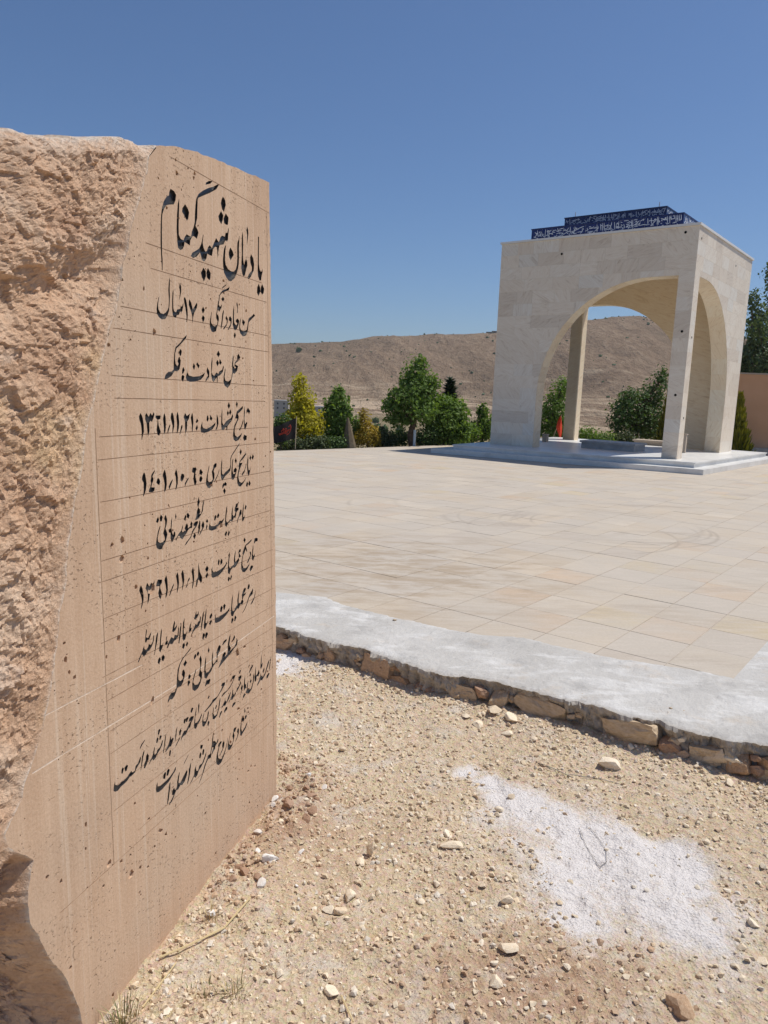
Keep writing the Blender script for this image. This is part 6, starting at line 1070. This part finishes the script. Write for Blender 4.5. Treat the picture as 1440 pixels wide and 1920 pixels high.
# ------------------------------------------------------------------ bits on the dirt: straw, grass, cord
def strand(name, pts, r, mat, lab, cat, lift=.012):
    P = [Vector((x, y, z_at(x, y) + lift)) for x, y in pts]; b = Vector((P[0].x, P[0].y, P[0].z)); o = empty(name, b); tag(o, lab, cat); fine = []
    for i in range(len(P) - 1):
        for k in range(4): f = k / 4; fine.append(P[i] * (1 - f) + P[i + 1] * f)
    fine.append(P[-1]); fine = [Vector((q_.x, q_.y, max(q_.z, z_at(q_.x, q_.y) + .004))) for q_ in fine]
    mb = MB(); mb.tube([q_ - b for q_ in fine], r, 5); mb.build('strand', M[mat], o)
strand('straw_stalk', [(-0.639, 2.063), (-0.57, 2.112), (-0.471, 2.201), (-0.406, 2.321)], .0032, 'straw', 'long dry straw stalk lying beside the foot of the inscribed stone', 'straw')
strand('straw_stalk', [(-0.64, 1.90), (-0.584, 2.044)], .0024, 'straw', 'short dry stalk leaning at the lower end of the inscribed stone', 'straw')
strand('straw_stalk', [(-0.071, 1.945), (-0.031, 1.838)], .0026, 'straw', 'bent dry stalk at the bottom edge of the picture', 'straw')
strand('twig', [(0.902, 3.244), (.99, 3.215), (1.101, 3.202)], .0018, 'wire', 'thin dark twig lying right of the large lone stone', 'twig', .006)
strand('twig', [(.78, 3.32), (.84, 3.27), (.93, 3.20)], .002, 'wire', 'thin dark twig lying left of the large lone stone', 'twig', .006)
strand('cord_loop', [(0.844, 2.814), (0.849, 2.706), (0.854, 2.631), (0.869, 2.59), (0.896, 2.601), (0.916, 2.675), (0.911, 2.763), (0.889, 2.817)], .0010, 'wire', 'thin cord loop pressed into the white powder', 'cord', .002)
def tuft(x, y, n, h, mats, lab, seed, spread=.05):
    g = random.Random(seed); b = Vector((x, y, z_at(x, y))); o = empty('grass_tuft', b); tag(o, lab, 'grass')
    for mt in mats:
        mb = MB()
        for _ in range(n):
            a = g.uniform(0, 6.28); r = spread * g.random(); hh = h * g.uniform(.4, 1); lean = g.uniform(.1, .8) * hh; p0 = Vector((r * math.cos(a), r * math.sin(a), -.004)); p2 = p0 + Vector((lean * math.cos(a), lean * math.sin(a), hh)); p1 = p0 * .5 + p2 * .5 + Vector((0, 0, hh * .15)) - Vector((math.cos(a), math.sin(a), 0)) * lean * .15
            w = Vector((-math.sin(a), math.cos(a), 0)) * .0016; k = len(mb.V); mb.V += [tuple(p0 - w), tuple(p0 + w), tuple(p1 + w * .8), tuple(p1 - w * .8), tuple(p2)]; mb.F += [(k, k + 1, k + 2, k + 3), (k + 3, k + 2, k + 4)]
        tag(mb.build('blades', M[mt], o), kind='stuff')
tuft(-.680, 1.845, 34, .085, ('grass', 'straw'), 'green and dry grass tuft at the lowest corner of the inscribed stone', 1)
tuft(-.387, 1.955, 26, .05, ('straw', 'grass'), 'small dry grass tuft in the dirt below the straw stalk', 2)
tuft(-.525, 2.25, 20, .06, ('straw',), 'dry yellow grass tuft against the face of the inscribed stone', 3, .03)
tuft(-.47, 1.93, 16, .035, ('straw', 'grass'), 'sparse dry grass left of the small tuft', 4, .07)

# ------------------------------------------------------------------ thin dry haze over the valley
mh = bpy.data.materials.new('dry_haze'); mh.use_nodes = True; nt = mh.node_tree; nt.nodes.remove(nt.nodes['Principled BSDF'])
pv = nt.nodes.new('ShaderNodeVolumePrincipled'); pv.inputs['Color'].default_value = (.90, .91, .94, 1); pv.inputs['Density'].default_value = HAZE; pv.inputs['Anisotropy'].default_value = .2
L(nt, pv.outputs[0], nt.nodes['Material Output'].inputs['Volume'])
mb = MB(); mb.box(-1500, -400, -40, 1500, 1500, 110); hz = mb.build('haze', mh); tag(hz, 'thin pale haze lying over the distant hills', 'haze', kind='stuff')
